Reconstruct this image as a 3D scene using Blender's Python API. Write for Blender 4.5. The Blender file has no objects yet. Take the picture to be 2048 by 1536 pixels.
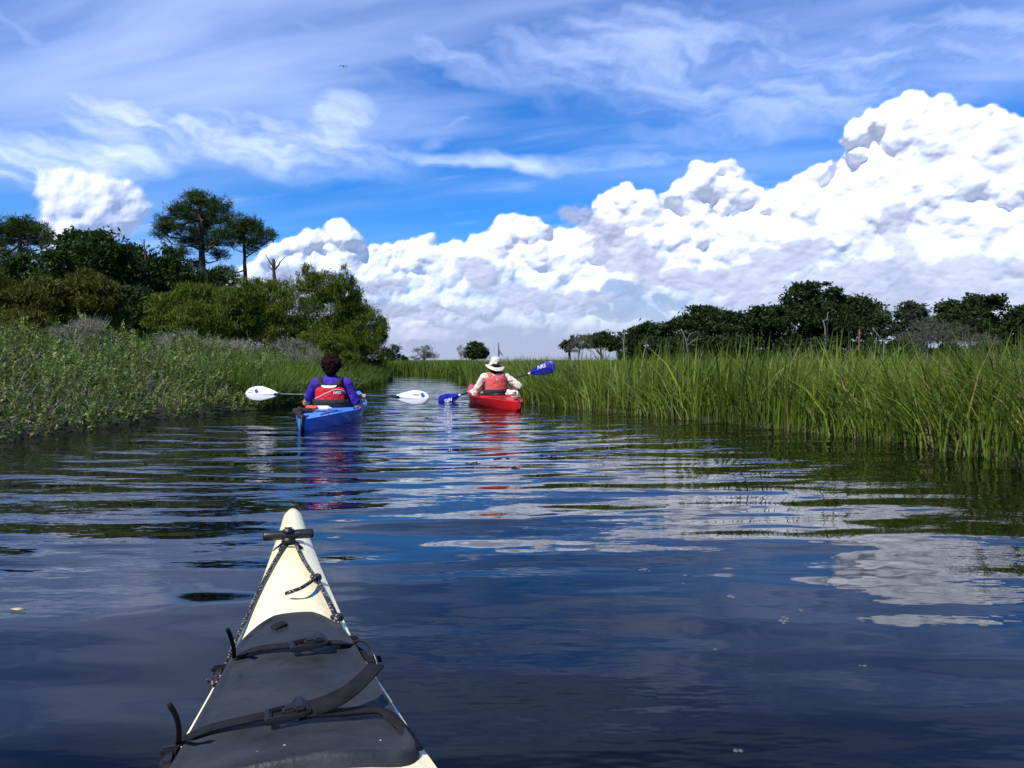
import bpy, bmesh, math, random
import numpy as np
from mathutils import Vector, Matrix, noise as mnoise

scene = bpy.context.scene
R = math.radians
PI = math.pi
rng = np.random.default_rng(7)
random.seed(7)

# ------------------------------------------------------------------ camera
CAM_H, FOC, HORIZON = 0.72, 1480.0, 720.0       # eye height (m), focal length and horizon row in a 2048 x 1536 frame
cam_data = bpy.data.cameras.new('camera')
cam_data.sensor_width = 36.0
cam_data.lens = 36.0 * FOC / 2048.0
cam_data.clip_start = 0.02
cam_data.clip_end = 40000.0
cam = bpy.data.objects.new('camera', cam_data)
scene.collection.objects.link(cam)
PITCH = math.atan((768.0 - HORIZON) / FOC)
cam.location = (0, 0, CAM_H)
cam.rotation_euler = (PI / 2 - PITCH, 0, 0)
scene.camera = cam

# ------------------------------------------------------------------ light
SUN_EL, SUN_AZ = R(51), R(-146)        # azimuth measured from +Y towards +X: behind the viewer, to the left
sun_dir = Vector((math.sin(SUN_AZ) * math.cos(SUN_EL), math.cos(SUN_AZ) * math.cos(SUN_EL), math.sin(SUN_EL)))
sun_data = bpy.data.lights.new('sun', 'SUN')
sun_data.energy = 5.0
sun_data.angle = R(0.53)
sun_data.color = (1.0, 0.955, 0.89)
sun = bpy.data.objects.new('sun', sun_data)
sun.rotation_euler = (-sun_dir).to_track_quat('-Z', 'Y').to_euler()
scene.collection.objects.link(sun)

vs = scene.view_settings
vs.view_transform = 'Standard'
vs.look = 'None'
vs.gamma = 1.0
vs.use_curve_mapping = False
vs.exposure = 0.28


def pix(px, py, d):
    """world point seen at a pixel of the 2048 x 1536 frame, d metres ahead"""
    c, s = math.cos(PITCH), math.sin(PITCH)
    u, v = (px - 1024.0) / FOC, (768.0 - py) / FOC
    dy, dz = c + v * s, -s + v * c
    return Vector((u / dy * d, d, CAM_H + dz / dy * d))


# ------------------------------------------------------------------ node helper
class NG:
    def __init__(self, tree):
        self.t = tree
        tree.nodes.clear()

    def n(self, kind, **kw):
        nd = self.t.nodes.new(kind)
        for k, v in kw.items():
            setattr(nd, k, v)
        return nd

    def put(self, sock, v):
        if isinstance(v, bpy.types.NodeSocket):
            self.t.links.new(v, sock)
        elif v is not None:
            if hasattr(sock.default_value, '__len__') and not hasattr(v, '__len__'):
                v = (v,) * len(sock.default_value)
            if hasattr(sock.default_value, '__len__') and len(v) == 3 and len(sock.default_value) == 4:
                v = (*v, 1.0)
            sock.default_value = v

    def m(self, op, a, b=None, c=None, clamp=False):
        nd = self.n('ShaderNodeMath', operation=op, use_clamp=clamp)
        for i, v in enumerate((a, b, c)):
            if v is not None:
                self.put(nd.inputs[i], v)
        return nd.outputs[0]

    def vm(self, op, a, b=None, scale=None):
        nd = self.n('ShaderNodeVectorMath', operation=op)
        self.put(nd.inputs[0], a)
        if b is not None:
            self.put(nd.inputs[1], b)
        if scale is not None:
            self.put(nd.inputs[3], scale)
        return nd.outputs['Value'] if op in ('LENGTH', 'DOT_PRODUCT', 'DISTANCE') else nd.outputs['Vector']

    def noise(self, vec, scale, detail=4, rough=.5, lac=2.0, dist=0.0, kind='FBM', color=False):
        nd = self.n('ShaderNodeTexNoise', noise_type=kind)
        self.put(nd.inputs['Vector'], vec)
        for k, v in (('Scale', scale), ('Detail', detail), ('Roughness', rough), ('Lacunarity', lac), ('Distortion', dist)):
            self.put(nd.inputs[k], v)
        return nd.outputs['Color' if color else 'Fac']

    def voro(self, vec, scale, detail=0, rough=.5, lac=2.0, feature='F1', smooth=.3, out='Distance'):
        nd = self.n('ShaderNodeTexVoronoi', feature=feature)
        self.put(nd.inputs['Vector'], vec)
        for k, v in (('Scale', scale), ('Detail', detail), ('Roughness', rough), ('Lacunarity', lac), ('Smoothness', smooth)):
            if k in nd.inputs:
                self.put(nd.inputs[k], v)
        return nd.outputs[out]

    def ss(self, x, a, b, lo=0.0, hi=1.0, kind='SMOOTHSTEP'):
        nd = self.n('ShaderNodeMapRange', interpolation_type=kind)
        for i, v in enumerate((x, a, b, lo, hi)):
            self.put(nd.inputs[i], v)
        return nd.outputs[0]

    def mix(self, f, a, b, blend='MIX'):
        nd = self.n('ShaderNodeMix', data_type='RGBA', blend_type=blend)
        self.put(nd.inputs[0], f)
        self.put(nd.inputs[6], a)
        self.put(nd.inputs[7], b)
        return nd.outputs[2]

    def comb(self, x, y, z):
        nd = self.n('ShaderNodeCombineXYZ')
        for i, v in enumerate((x, y, z)):
            self.put(nd.inputs[i], v)
        return nd.outputs[0]

    def curve(self, x, pts):
        nd = self.n('ShaderNodeFloatCurve')
        cu = nd.mapping.curves[0]
        while len(cu.points) > 2:
            cu.points.remove(cu.points[1])
        cu.points[0].location = pts[0]
        cu.points[-1].location = pts[-1]
        for p in pts[1:-1]:
            cu.points.new(*p)
        for p in cu.points:
            p.handle_type = 'VECTOR'
        nd.mapping.update()
        self.put(nd.inputs['Value'], x)
        return nd.outputs[0]

    def ramp(self, x, stops, interp='LINEAR'):
        nd = self.n('ShaderNodeValToRGB')
        cr = nd.color_ramp
        cr.interpolation = interp
        while len(cr.elements) < len(stops):
            cr.elements.new(0.5)
        for e, (p, c) in zip(cr.elements, stops):
            e.position = p
            e.color = (*c, 1.0)
        self.put(nd.inputs[0], x)
        return nd.outputs[0]

# ------------------------------------------------------------------ sky
world = bpy.data.worlds.new('World')
scene.world = world
world.use_nodes = True


def sky_ang(px, py):
    az = math.atan((px - 1024.0) / FOC)
    el = math.atan((HORIZON - py) / FOC * math.cos(az))
    return math.degrees(az), math.degrees(el)




def build_sky():
    g = NG(world.node_tree)
    out = g.n('ShaderNodeOutputWorld')
    bg = g.n('ShaderNodeBackground')
    g.t.links.new(bg.outputs[0], out.inputs[0])
    bg.inputs[1].default_value = 0.1
    sky = g.n('ShaderNodeTexSky', sky_type='NISHITA')
    sky.sun_disc = False
    sky.sun_elevation = SUN_EL
    sky.sun_rotation = SUN_AZ
    sky.altitude = 0
    sky.air_density = 1.0
    sky.dust_density = 0.1
    sky.ozone_density = 4.0
    hsv = g.n('ShaderNodeHueSaturation')
    g.put(hsv.inputs['Saturation'], SKY_SAT)
    g.put(hsv.inputs['Color'], sky.outputs[0])
    col = g.mix(1.0, hsv.outputs[0], SKY_TINT, 'MULTIPLY')
    # moist grey-blue air low over the marsh, all round
    sp = g.n('ShaderNodeSeparateXYZ')
    g.put(sp.inputs[0], g.n('ShaderNodeTexCoord').outputs['Generated'])
    g.put(bg.inputs[0], g.mix(g.ss(sp.outputs[2], 0.16, 0.02, 0.0, .97), col, HAZE_COL))


SKY_SAT, SKY_TINT, HAZE_COL = 1.45, (.86, 1.0, 1.34), (3.6, 4.2, 6.0)
build_sky()
world.cycles.sampling_method = 'MANUAL'
world.cycles.sample_map_resolution = 512

# ------------------------------------------------------------------ mesh, object and material helpers
col_main = scene.collection


def mesh_np(name, verts, quads=None, tris=None, smooth=False, attrs=None):
    """mesh from numpy arrays; attrs: {name: (N,) float or (N,3) colour per vertex}"""
    me = bpy.data.meshes.new(name)
    verts = np.ascontiguousarray(verts, np.float32)
    me.vertices.add(len(verts))
    me.vertices.foreach_set('co', verts.ravel())
    idx, starts, n = [], [], 0
    for f, k in ((quads, 4), (tris, 3)):
        if f is not None and len(f):
            f = np.asarray(f, np.int32)
            idx.append(f.ravel())
            starts.append(n + np.arange(len(f), dtype=np.int32) * k)
            n += f.size
    me.loops.add(n)
    me.loops.foreach_set('vertex_index', np.concatenate(idx))
    st = np.concatenate(starts)
    me.polygons.add(len(st))
    me.polygons.foreach_set('loop_start', st)
    me.update(calc_edges=True)
    if smooth:
        me.polygons.foreach_set('use_smooth', np.ones(len(st), bool))
    for k, v in (attrs or {}).items():
        v = np.asarray(v, np.float32)
        if v.ndim == 1:
            a = me.attributes.new(k, 'FLOAT', 'POINT')
            a.data.foreach_set('value', v)
        else:
            a = me.attributes.new(k, 'FLOAT_COLOR', 'POINT')
            a.data.foreach_set('color', np.concatenate((v, np.ones((len(v), 1), np.float32)), 1).ravel())
    return me


def link(name, data, material=None, parent=None, label=None, cat=None, group=None, kind=None, loc=None, rotz=None):
    o = bpy.data.objects.new(name, data)
    col_main.objects.link(o)
    if material is not None and data is not None:
        data.materials.append(material)
    if parent is not None:
        o.parent = parent
    for k, v in (('label', label), ('category', cat), ('group', group), ('kind', kind)):
        if v:
            o[k] = v
    if loc is not None:
        o.location = loc
    if rotz is not None:
        o.rotation_euler = (0, 0, rotz)
    return o


def thing(name, label, cat, loc=(0, 0, 0), rotz=0.0, group=None):
    return link(name, None, None, None, label, cat, group, None, loc, rotz)


def new_mat(name):
    m = bpy.data.materials.new(name)
    m.use_nodes = True
    g = NG(m.node_tree)
    out = g.n('ShaderNodeOutputMaterial')
    return m, g, out


# ------------------------------------------------------------------ noise fields
def _hash(ix, iy, seed):
    h = (ix.astype(np.uint32) * np.uint32(374761393) + iy.astype(np.uint32) * np.uint32(668265263) + np.uint32((seed * 2654435761) & 0xffffffff))
    h = (h ^ (h >> np.uint32(13))) * np.uint32(1274126177)
    return h ^ (h >> np.uint32(16))


def perlin2(x, y, seed):
    x0, y0 = np.floor(x), np.floor(y)
    fx, fy = (x - x0).astype(np.float32), (y - y0).astype(np.float32)
    ix, iy = x0.astype(np.int32), y0.astype(np.int32)
    u, v = fx * fx * fx * (fx * (fx * 6 - 15) + 10), fy * fy * fy * (fy * (fy * 6 - 15) + 10)

    def g(dx, dy):
        a = _hash(ix + dx, iy + dy, seed).astype(np.float32) * np.float32(2 * PI / 4294967296.0)
        return np.cos(a) * (fx - dx) + np.sin(a) * (fy - dy)
    n0 = g(0, 0) * (1 - u) + g(1, 0) * u
    n1 = g(0, 1) * (1 - u) + g(1, 1) * u
    return (n0 * (1 - v) + n1 * v) * np.float32(1.45)


def fbm2(x, y, seed, octs=5, rough=.5, lac=2.03):
    s, a, t, f = 0, 1.0, 0, 1.0
    for o in range(octs):
        s = s + a * perlin2(x * f + 17.3 * o, y * f - 9.1 * o, seed + 101 * o)
        t += a
        a *= rough
        f *= lac
    return s / t


def worley2(x, y, seed):
    """distance field of rounded cells, 0 at the cell centres"""
    x0, y0 = np.floor(x), np.floor(y)
    fx, fy = (x - x0).astype(np.float32), (y - y0).astype(np.float32)
    ix, iy = x0.astype(np.int32), y0.astype(np.int32)
    best = np.full(fx.shape, 9.0, np.float32)
    k = np.float32(1 / 65536.0)
    for dx in (-1, 0, 1):
        for dy in (-1, 0, 1):
            h = _hash(ix + dx, iy + dy, seed)
            ax = (h & np.uint32(65535)).astype(np.float32) * k + (dx - fx)
            ay = (h >> np.uint32(16)).astype(np.float32) * k + (dy - fy)
            best = np.minimum(best, ax * ax + ay * ay)
    return best


def puffs(x, y, seed, octs, rough=.5):
    """cauliflower relief: piled half-spheres of falling size"""
    s, a, t, f = 0, 1.0, 0, 1.0
    for o in range(octs):
        s = s + a * np.sqrt(np.maximum(0.0, 1.0 - worley2(x * f + 5.7 * o, y * f + 3.1 * o, seed + 37 * o)))
        t += a
        a *= rough
        f *= 2.17
    return s / t


def sstep(x, a, b):
    t = np.clip((x - a) / (b - a), 0, 1)
    return t * t * (3 - 2 * t)




# ------------------------------------------------------------------ clouds: real sheets and heaps, far off, lit by the sun
def cloud_material(name, albedo, trans):
    m, g, out = new_mat(name)
    at = g.n('ShaderNodeAttribute', attribute_name='cover')
    df = g.n('ShaderNodeBsdfDiffuse')
    g.put(df.inputs[0], albedo)
    tl = g.n('ShaderNodeBsdfTranslucent')
    g.put(tl.inputs[0], albedo)
    mx = g.n('ShaderNodeMixShader')
    mx.inputs[0].default_value = trans
    g.t.links.new(df.outputs[0], mx.inputs[1])
    g.t.links.new(tl.outputs[0], mx.inputs[2])
    tr = g.n('ShaderNodeBsdfTransparent')
    mo = g.n('ShaderNodeMixShader')
    g.t.links.new(at.outputs['Fac'], mo.inputs[0])
    g.t.links.new(tr.outputs[0], mo.inputs[1])
    g.t.links.new(mx.outputs[0], mo.inputs[2])
    g.t.links.new(mo.outputs[0], out.inputs[0])
    return m


def grid_faces(keep):
    """quads of a (H, W) vertex grid wherever one of the four corners is kept; returns vertex ids used and quads renumbered"""
    H, W = keep.shape
    q = keep[:-1, :-1] | keep[1:, :-1] | keep[:-1, 1:] | keep[1:, 1:]
    j, i = np.nonzero(q)
    a = j * W + i
    f = np.stack((a, a + 1, a + W + 1, a + W), 1)
    used = np.unique(f)
    ren = np.zeros(H * W, np.int64)
    ren[used] = np.arange(len(used))
    return used, ren[f]


def build_cirrus():
    kdeg = math.degrees(1 / FOC)
    A1 = np.concatenate((np.linspace(-100, -40, 60, endpoint=False), np.linspace(-40, 40, 540, endpoint=False), np.linspace(40, 100, 60))).astype(np.float32)
    E1 = np.concatenate((np.linspace(3.5, 29, 200, endpoint=False), np.linspace(29, 60, 60))).astype(np.float32)
    az, el = np.repeat(A1[None], len(E1), 0), np.repeat(E1[:, None], len(A1), 1)

    def blob(px, py, rx, ry, tilt=0.0, soft=1.0):
        a0, e0 = sky_ang(px, py)
        t = R(tilt)
        da, de = az - a0, el - e0
        p = (da * math.cos(t) + de * math.sin(t)) / (rx * kdeg)
        q = (-da * math.sin(t) + de * math.cos(t)) / (ry * kdeg)
        return 1 - sstep(np.sqrt(p * p + q * q), 1 - soft * .6, 1 + soft * .5)

    ar, er = np.radians(az), np.radians(el)
    zz = np.sin(er) + 0.10
    cx, cy = np.cos(er) * np.sin(ar) / zz, np.cos(er) * np.cos(ar) / zz
    wx, wy = fbm2(cx * .55, cy * .55, 11, 3), fbm2(cx * .55 + 40, cy * .55, 12, 3)
    xw, yw = cx + wx * .26, cy + wy * .26
    t = R(18)
    rx, ry = xw * math.cos(t) - yw * math.sin(t), xw * math.sin(t) + yw * math.cos(t)
    c1 = fbm2(rx * .42, ry * 1.5, 21, 6, .52)
    c2 = fbm2(rx * .9, ry * 5.0, 22, 4, .55)
    big = fbm2(cx * .42, cy * .42, 23, 2)
    veil = c1 * .75 + c2 * .25 + big * .45
    cir = sstep(veil, -.38, .55) * (.18 + .82 * sstep(el, 8, 18)) * .52
    cir = np.maximum(cir, sstep(c2, 0.02, .6) * sstep(el, 4, 9) * .30)
    fx, fy = az / 57.3, el / 57.3
    w1, w2 = fbm2(fx * 7, fy * 12, 31, 4, .6), fbm2(fx * 7 + 30, fy * 12, 32, 4, .6)
    gx, gy = fx + w1 * .05, fy + w2 * .035
    t = R(-12)
    hx, hy = gx * math.cos(t) + gy * math.sin(t), -gx * math.sin(t) + gy * math.cos(t)
    fib = sstep(fbm2(hx * 6, hy * 26, 33, 6, .6), -.42, .42)
    tails = np.zeros_like(el)
    azs, els = az, el
    az, el = az + w1 * 2.0, el + w2 * 1.2
    for (px, py, bx, by, tl, am) in ((420, 272, 330, 56, -3, 1.15), (90, 318, 230, 46, 8, 1.2), (660, 262, 90, 60, 38, 1.05), (690, 222, 30, 40, 60, .5),
                                     (1080, 328, 420, 15, -2, .8), (905, 262, 62, 16, 32, .5), (880, 110, 170, 34, -20, .55), (860, 170, 60, 70, 30, .35),
                                     (1500, 352, 26, 60, -30, .5), (300, 150, 420, 60, -14, .45), (1350, 130, 420, 110, -8, .62),
                                     (1750, 150, 420, 95, 6, .62), (620, 90, 300, 60, -10, .4), (60, 60, 160, 40, -30, .4)):
        tails = np.maximum(tails, blob(px, py, bx, by, tl, 1.3) * am)
    az, el = azs, els
    tails = tails * (.28 + .72 * fib)
    cir = np.maximum(cir, tails * .86)
    cir = np.clip(cir, 0, .92)
    cir = cir * sstep(el, 3.6, 6.0) * (1 - .82 * sstep(el, 26.5, 34)) * (1 - sstep(el, 52, 60)) * (1 - sstep(np.abs(az), 85, 100))
    hgt = 1500.0
    d = hgt / np.sin(er)
    P = np.stack((d * np.cos(er) * np.sin(ar), d * np.cos(er) * np.cos(ar), np.full_like(d, hgt) + CAM_H), 2).reshape(-1, 3)
    used, f = grid_faces(cir > .003)
    me = mesh_np('cirrus_clouds', P[used], quads=f, smooth=True, attrs={'cover': cir.ravel()[used]})
    link('cirrus_clouds', me, cloud_material('cirrus', CIRRUS_COL, .9), kind='stuff', label='thin white cirrus streaks across the upper blue sky', cat='clouds')


CIRRUS_COL = (.64, .71, .82)


def build_cumulus():
    crng = np.random.default_rng(5)

    def prof(pts, outside, wob, seed):
        P = [sky_ang(*p) for p in pts]
        pa_, pe_ = [p[0] for p in P], [p[1] for p in P]

        def f(a):
            a = np.asarray(a, np.float64)
            far = sstep(np.abs(a), 38, 52)
            o = outside + wob * perlin2(a / 21 + seed, np.zeros_like(a) + .5, seed) + wob * .4 * perlin2(a / 8 + seed, np.zeros_like(a) + .5, seed + 1)
            return np.interp(a, pa_, pe_) * (1 - far) + o * far
        return f

    heads = []            # az, el, z (towards the viewer), radius

    def sprout(a, e, z, r, level, spread=1.0):
        heads.append((a, e, z, r))
        if level <= 0 or abs(a) > 46:
            return
        for _ in range(int(crng.integers(9, 14))):
            th, ph = crng.uniform(0, 2 * PI), math.asin(crng.uniform(-.1, 1))
            d = np.array((math.cos(th) * math.cos(ph), math.sin(th) * math.cos(ph), math.sin(ph)))
            d[1] += .25
            d /= np.linalg.norm(d)
            k = crng.uniform(.30, .52)
            q = r * crng.uniform(.72, .92)
            sprout(a + d[0] * q * spread, e + d[1] * q, z + d[2] * q, r * k, level - 1)

    def bank(f, z, r0, r1, n, deep):
        for a in np.concatenate((np.linspace(-47, 47, n * 2) + crng.normal(0, .35, n * 2), crng.uniform(47, 180, n), crng.uniform(-180, -47, n))):
            r = r0 + (r1 - r0) * crng.uniform(0, 1) ** 1.6
            if abs(a) > 46:
                r *= 1.8
            T = float(f(a))
            # rounded heads reach the outline, larger bodies fill in below it
            sprout(a, T - r * 1.12, z, r, 2)
            for _ in range(int(round(deep * max(1.0, T / 6.5))) if abs(a) < 47 else 1):
                e = T - r * 1.3 - crng.uniform(0, 1) * (T * .75)
                sprout(a + crng.normal() * r, max(e, -1.0), z + crng.uniform(.0, 1.4), r * crng.uniform(.7, 1.7), 2)

    T1 = prof(((-1500, 640), (0, 640), (250, 610), (430, 560), (500, 525), (545, 495), (600, 470), (650, 448), (685, 440), (715, 468), (745, 488), (800, 486), (870, 462), (890, 496),
               (935, 474), (982, 470), (992, 434), (1030, 428), (1065, 446), (1120, 458), (1168, 456), (1180, 412), (1250, 362), (1292, 398), (1335, 384),
               (1400, 322), (1468, 322), (1490, 372), (1520, 396), (1570, 372), (1610, 346), (1660, 318), (1690, 262), (1722, 226), (1790, 196), (1840, 184), (1885, 212),
               (1930, 226), (1975, 214), (2015, 240), (2048, 262), (2250, 300)), 9.0, 6.0, 3)
    T2 = prof(((-1500, 700), (430, 640), (520, 545), (580, 520), (660, 500), (720, 540), (790, 545), (850, 500), (910, 520), (960, 495), (1020, 500), (1080, 540), (1130, 500), (1190, 450), (1260, 470), (1320, 440), (1420, 430), (1500, 440), (1580, 425),
               (1640, 390), (1720, 350), (1800, 320), (1860, 330), (1940, 360), (2048, 380)), 6.5, 4.5, 9)
    T3 = prof(((-1500, 705), (430, 660), (600, 590), (690, 560), (760, 590), (840, 560), (900, 570), (960, 545), (1040, 575), (1120, 540), (1200, 560), (1300, 510), (1400, 490), (1480, 520), (1560, 480), (1660, 470),
               (1760, 430), (1840, 440), (1900, 480), (2048, 470)), 5.0, 3.5, 15)
    T4 = prof(((-1500, 715), (430, 690), (600, 640), (720, 610), (820, 625), (920, 595), (1010, 610), (1090, 590), (1180, 610), (1260, 570), (1340, 590), (1430, 545), (1520, 580), (1620, 545), (1700, 560),
               (1800, 520), (1880, 555), (1960, 530), (2048, 550)), 3.8, 2.5, 22)
    bank(T1, 0.0, .26, 1.25, 84, 3)
    bank(T2, .7, .30, 1.5, 40, 2)
    bank(T3, 1.3, .30, 1.4, 36, 1)
    bank(T4, 1.8, .30, 1.3, 36, 1)
    n_bank = len(heads)
    for (px, py, r) in ((132, 378, 1.0), (165, 372, .8), (205, 398, 1.5), (250, 400, 1.1), (282, 412, .8), (150, 412, 1.6), (110, 400, .8), (215, 440, 1.5), (160, 455, 1.4), (255, 438, .9), (130, 485, 1.2), (165, 500, 1.2), (110, 445, .7)):
        a0, e0 = sky_ang(px, py)
        sprout(a0, e0, 0.0, r, 2)


    def relief(heads, A1, E1, fill, name, seed):
        W, H = len(A1), len(E1)
        az, el = np.repeat(A1[None], H, 0), np.repeat(E1[:, None], W, 1)
        Z = np.full((H, W), -50.0, np.float32)
        if fill:
            for T_, z_ in ((T1, 0.0), (T2, .7), (T3, 1.3), (T4, 1.8)):
                full = T_(A1)[None, :] - el - .9
                Z = np.where(full > 0, np.maximum(Z, z_ - .7 + np.minimum(full, 3) * .15), Z).astype(np.float32)
        for (a, e, z, r) in heads:
            i0, i1 = np.searchsorted(A1, a - r), np.searchsorted(A1, a + r)
            j0, j1 = np.searchsorted(E1, e - r), np.searchsorted(E1, e + r)
            if i1 <= i0 or j1 <= j0:
                continue
            dx, dy = (A1[i0:i1] - a)[None, :] / r, (E1[j0:j1] - e)[:, None] / r
            q = 1 - dx * dx - dy * dy
            zc = z + r * np.sqrt(np.maximum(q, 0))
            v = Z[j0:j1, i0:i1]
            m = (q > 0) & (zc > v)
            v[m] = zc[m]
        # read through a turbulent warp, so that no head keeps its round outline
        wa = fbm2(az / 2.2, el / 2.2, 81 + seed, 5, .60)
        wb = fbm2(az / 2.2 + 33, el / 2.2, 82 + seed, 5, .60)
        wide = fbm2(az / 9, el / 4, 91 + seed, 4, .55)
        jx = np.clip(np.searchsorted(A1, (az + wa * .62).ravel()), 0, W - 1).reshape(H, W)
        jy = np.clip(np.searchsorted(E1, (el + wb * .55).ravel()), 0, H - 1).reshape(H, W)

        def soft(m, n):
            for _ in range(n):
                p = np.pad(m, 1, mode='edge')
                m = (p[1:-1, 1:-1] * 4 + 2 * (p[:-2, 1:-1] + p[2:, 1:-1] + p[1:-1, :-2] + p[1:-1, 2:]) + p[:-2, :-2] + p[2:, 2:] + p[:-2, 2:] + p[2:, :-2]) / 16
            return m
        Zw = Z[jy, jx]
        body = (Zw > -49).astype(np.float32)
        near = soft(np.where(Zw > -49, Zw, 0) * body, 6) / np.maximum(soft(body, 6), 1e-3)
        Zf = soft(np.where(Zw > -49, Zw, near - .4), 2)
        Zf = Zf * .50 + soft(Zf, 12) * .50 if fill else soft(Zf, 9)
        Zf = Zf + .26 * puffs(az / 1.0 + wa * .4, el / 1.0 + wb * .4, 66 + seed, 4, .6) + .3 * wa + .5 * wide
        Zf = Zf - (.08 * el if fill else .40 * (el - E1.mean()))      # the heaps lean back as they rise
        fray = fbm2(az / .55, el / .55, 71 + seed, 4, .6)
        cover = sstep(soft(body, 8 if fill else 20) + .55 * fray * (.5 + soft(np.abs(wb), 3)), .26 if fill else .16, .84 if fill else .98) * (1.0 if fill else .96)
        cover = cover * (sstep(el + 2.2 * wide, .3, CLOUD_FADE) if fill else 1.0)  # cover thins towards the horizon, imitating haze over the low clouds
        k = math.radians(1.0) * CLOUD_D
        d = CLOUD_D - Zf * k * (.54 if fill else .36)
        ar, er = np.radians(az), np.radians(el)
        P = np.stack((d * np.cos(er) * np.sin(ar), d * np.cos(er) * np.cos(ar), d * np.sin(er) + CAM_H), 2).reshape(-1, 3)
        used, f = grid_faces(cover > .01)
        return mesh_np(name, P[used], quads=f, smooth=True, attrs={'cover': cover.ravel()[used]})

    mat = cloud_material('cumulus', (.81, .81, .815), .05)
    A1 = np.concatenate((np.linspace(-180, -42, 70, endpoint=False), np.linspace(-42, 42, 1120, endpoint=False), np.linspace(42, 180, 70))).astype(np.float32)
    E1 = np.linspace(.6, 24, 300).astype(np.float32)
    me = relief(heads[:n_bank], A1, E1, True, 'cumulus_clouds', 0)
    link('cumulus_clouds', me, mat, kind='stuff', label='towering bank of white cumulus clouds along the horizon', cat='clouds')
    # ragged scud before the bank, its shade painted in as grey albedo
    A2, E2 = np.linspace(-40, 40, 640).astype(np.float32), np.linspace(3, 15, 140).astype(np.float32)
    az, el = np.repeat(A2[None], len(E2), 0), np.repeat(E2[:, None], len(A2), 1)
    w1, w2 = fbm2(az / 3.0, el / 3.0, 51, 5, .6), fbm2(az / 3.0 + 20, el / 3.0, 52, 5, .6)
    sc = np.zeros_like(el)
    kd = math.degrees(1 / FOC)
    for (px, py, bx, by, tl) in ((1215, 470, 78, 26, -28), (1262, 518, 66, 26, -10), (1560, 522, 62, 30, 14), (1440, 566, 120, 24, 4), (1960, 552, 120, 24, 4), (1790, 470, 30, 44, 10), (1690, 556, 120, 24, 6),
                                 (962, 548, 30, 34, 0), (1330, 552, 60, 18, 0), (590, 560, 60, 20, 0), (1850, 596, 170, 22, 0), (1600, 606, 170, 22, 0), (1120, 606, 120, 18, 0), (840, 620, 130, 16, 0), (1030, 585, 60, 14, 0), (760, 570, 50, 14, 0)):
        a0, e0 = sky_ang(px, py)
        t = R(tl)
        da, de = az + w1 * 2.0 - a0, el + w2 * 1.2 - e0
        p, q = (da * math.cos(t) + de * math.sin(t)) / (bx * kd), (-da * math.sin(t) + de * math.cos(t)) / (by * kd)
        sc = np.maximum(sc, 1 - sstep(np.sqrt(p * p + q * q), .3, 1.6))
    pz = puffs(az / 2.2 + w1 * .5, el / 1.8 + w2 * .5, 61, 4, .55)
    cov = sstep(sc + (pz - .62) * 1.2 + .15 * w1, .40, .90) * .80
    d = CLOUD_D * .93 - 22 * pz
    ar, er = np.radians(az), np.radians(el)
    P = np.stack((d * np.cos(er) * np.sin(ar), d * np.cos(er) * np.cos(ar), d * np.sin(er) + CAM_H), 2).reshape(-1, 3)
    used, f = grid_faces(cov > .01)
    link('scud_clouds', mesh_np('scud_clouds', P[used], quads=f, smooth=True, attrs={'cover': cov.ravel()[used]}), cloud_material('shade_grey_scud', (.50, .52, .58), .2), kind='stuff', label='ragged scraps of cloud painted shade-grey in front of the cumulus bank', cat='clouds')
    a0, e0 = sky_ang(195, 420)
    me = relief(heads[n_bank:], np.linspace(a0 - 8, a0 + 8, 200).astype(np.float32), np.linspace(e0 - 6, e0 + 6, 150).astype(np.float32), False, 'cloud', 7)
    bm = bmesh.new()
    bm.from_mesh(me)
    left, islands = set(bm.verts), []
    while left:
        todo, isl = [left.pop()], []
        while todo:
            v = todo.pop()
            isl.append(v)
            for e in v.link_edges:
                w = e.other_vert(v)
                if w in left:
                    left.discard(w)
                    todo.append(w)
        islands.append(isl)
    islands.sort(key=len)
    for isl in islands[:-1]:                     # loose shreds melt away
        bmesh.ops.delete(bm, geom=isl, context='VERTS')
    bm.to_mesh(me)
    bm.free()
    link('cloud', me, cloud_material('bright_cumulus', (.97, .97, .97), .05), label='small separate white cumulus puff above the dark trees', cat='cloud')


CLOUD_D, CLOUD_FADE = 2500.0, 9.2
with np.errstate(over='ignore'):
    build_cirrus()
    build_cumulus()

# ------------------------------------------------------------------ the creek: banks, water, ground
CHANNEL = np.array([(-5.2, -14), (-4.9, 3), (-4.62, 5.6), (-4.46, 6.5), (-4.43, 7.1), (-4.42, 8.5), (-4.09, 9.8), (-3.66, 11.3), (-3.45, 13.4), (-3.85, 19.4), (-4.9, 29.5), (-9, 32.5), (-34, 35),
                    (-34, 43), (-12, 41.5), (-5, 38.8), (-2.3, 32.5), (-1.35, 24), (-.55, 16.5), (.22, 12.7), (.70, 11.5), (1.58, 10.0), (2.66, 8.1), (3.20, 6.9), (3.46, 5.9), (3.58, 5.1), (3.9, 3), (4.4, -14)])


def bank_dist(x, y):
    """metres beyond the waterline: positive on land, negative on the water"""
    x, y = np.asarray(x, np.float64), np.asarray(y, np.float64)
    best = np.full(x.shape, 1e9)
    inside = np.zeros(x.shape, bool)
    n = len(CHANNEL)
    for i in range(n):
        (x0, y0), (x1, y1) = CHANNEL[i], CHANNEL[(i + 1) % n]
        ex, ey = x1 - x0, y1 - y0
        t = np.clip(((x - x0) * ex + (y - y0) * ey) / (ex * ex + ey * ey), 0, 1)
        best = np.minimum(best, np.hypot(x - x0 - t * ex, y - y0 - t * ey))
        c = ((y0 > y) != (y1 > y))
        with np.errstate(divide='ignore', invalid='ignore'):
            c &= x < (x1 - x0) * (y - y0) / (y1 - y0 + 1e-12) + x0
        inside ^= c
    return np.where(inside, -best, best)


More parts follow.
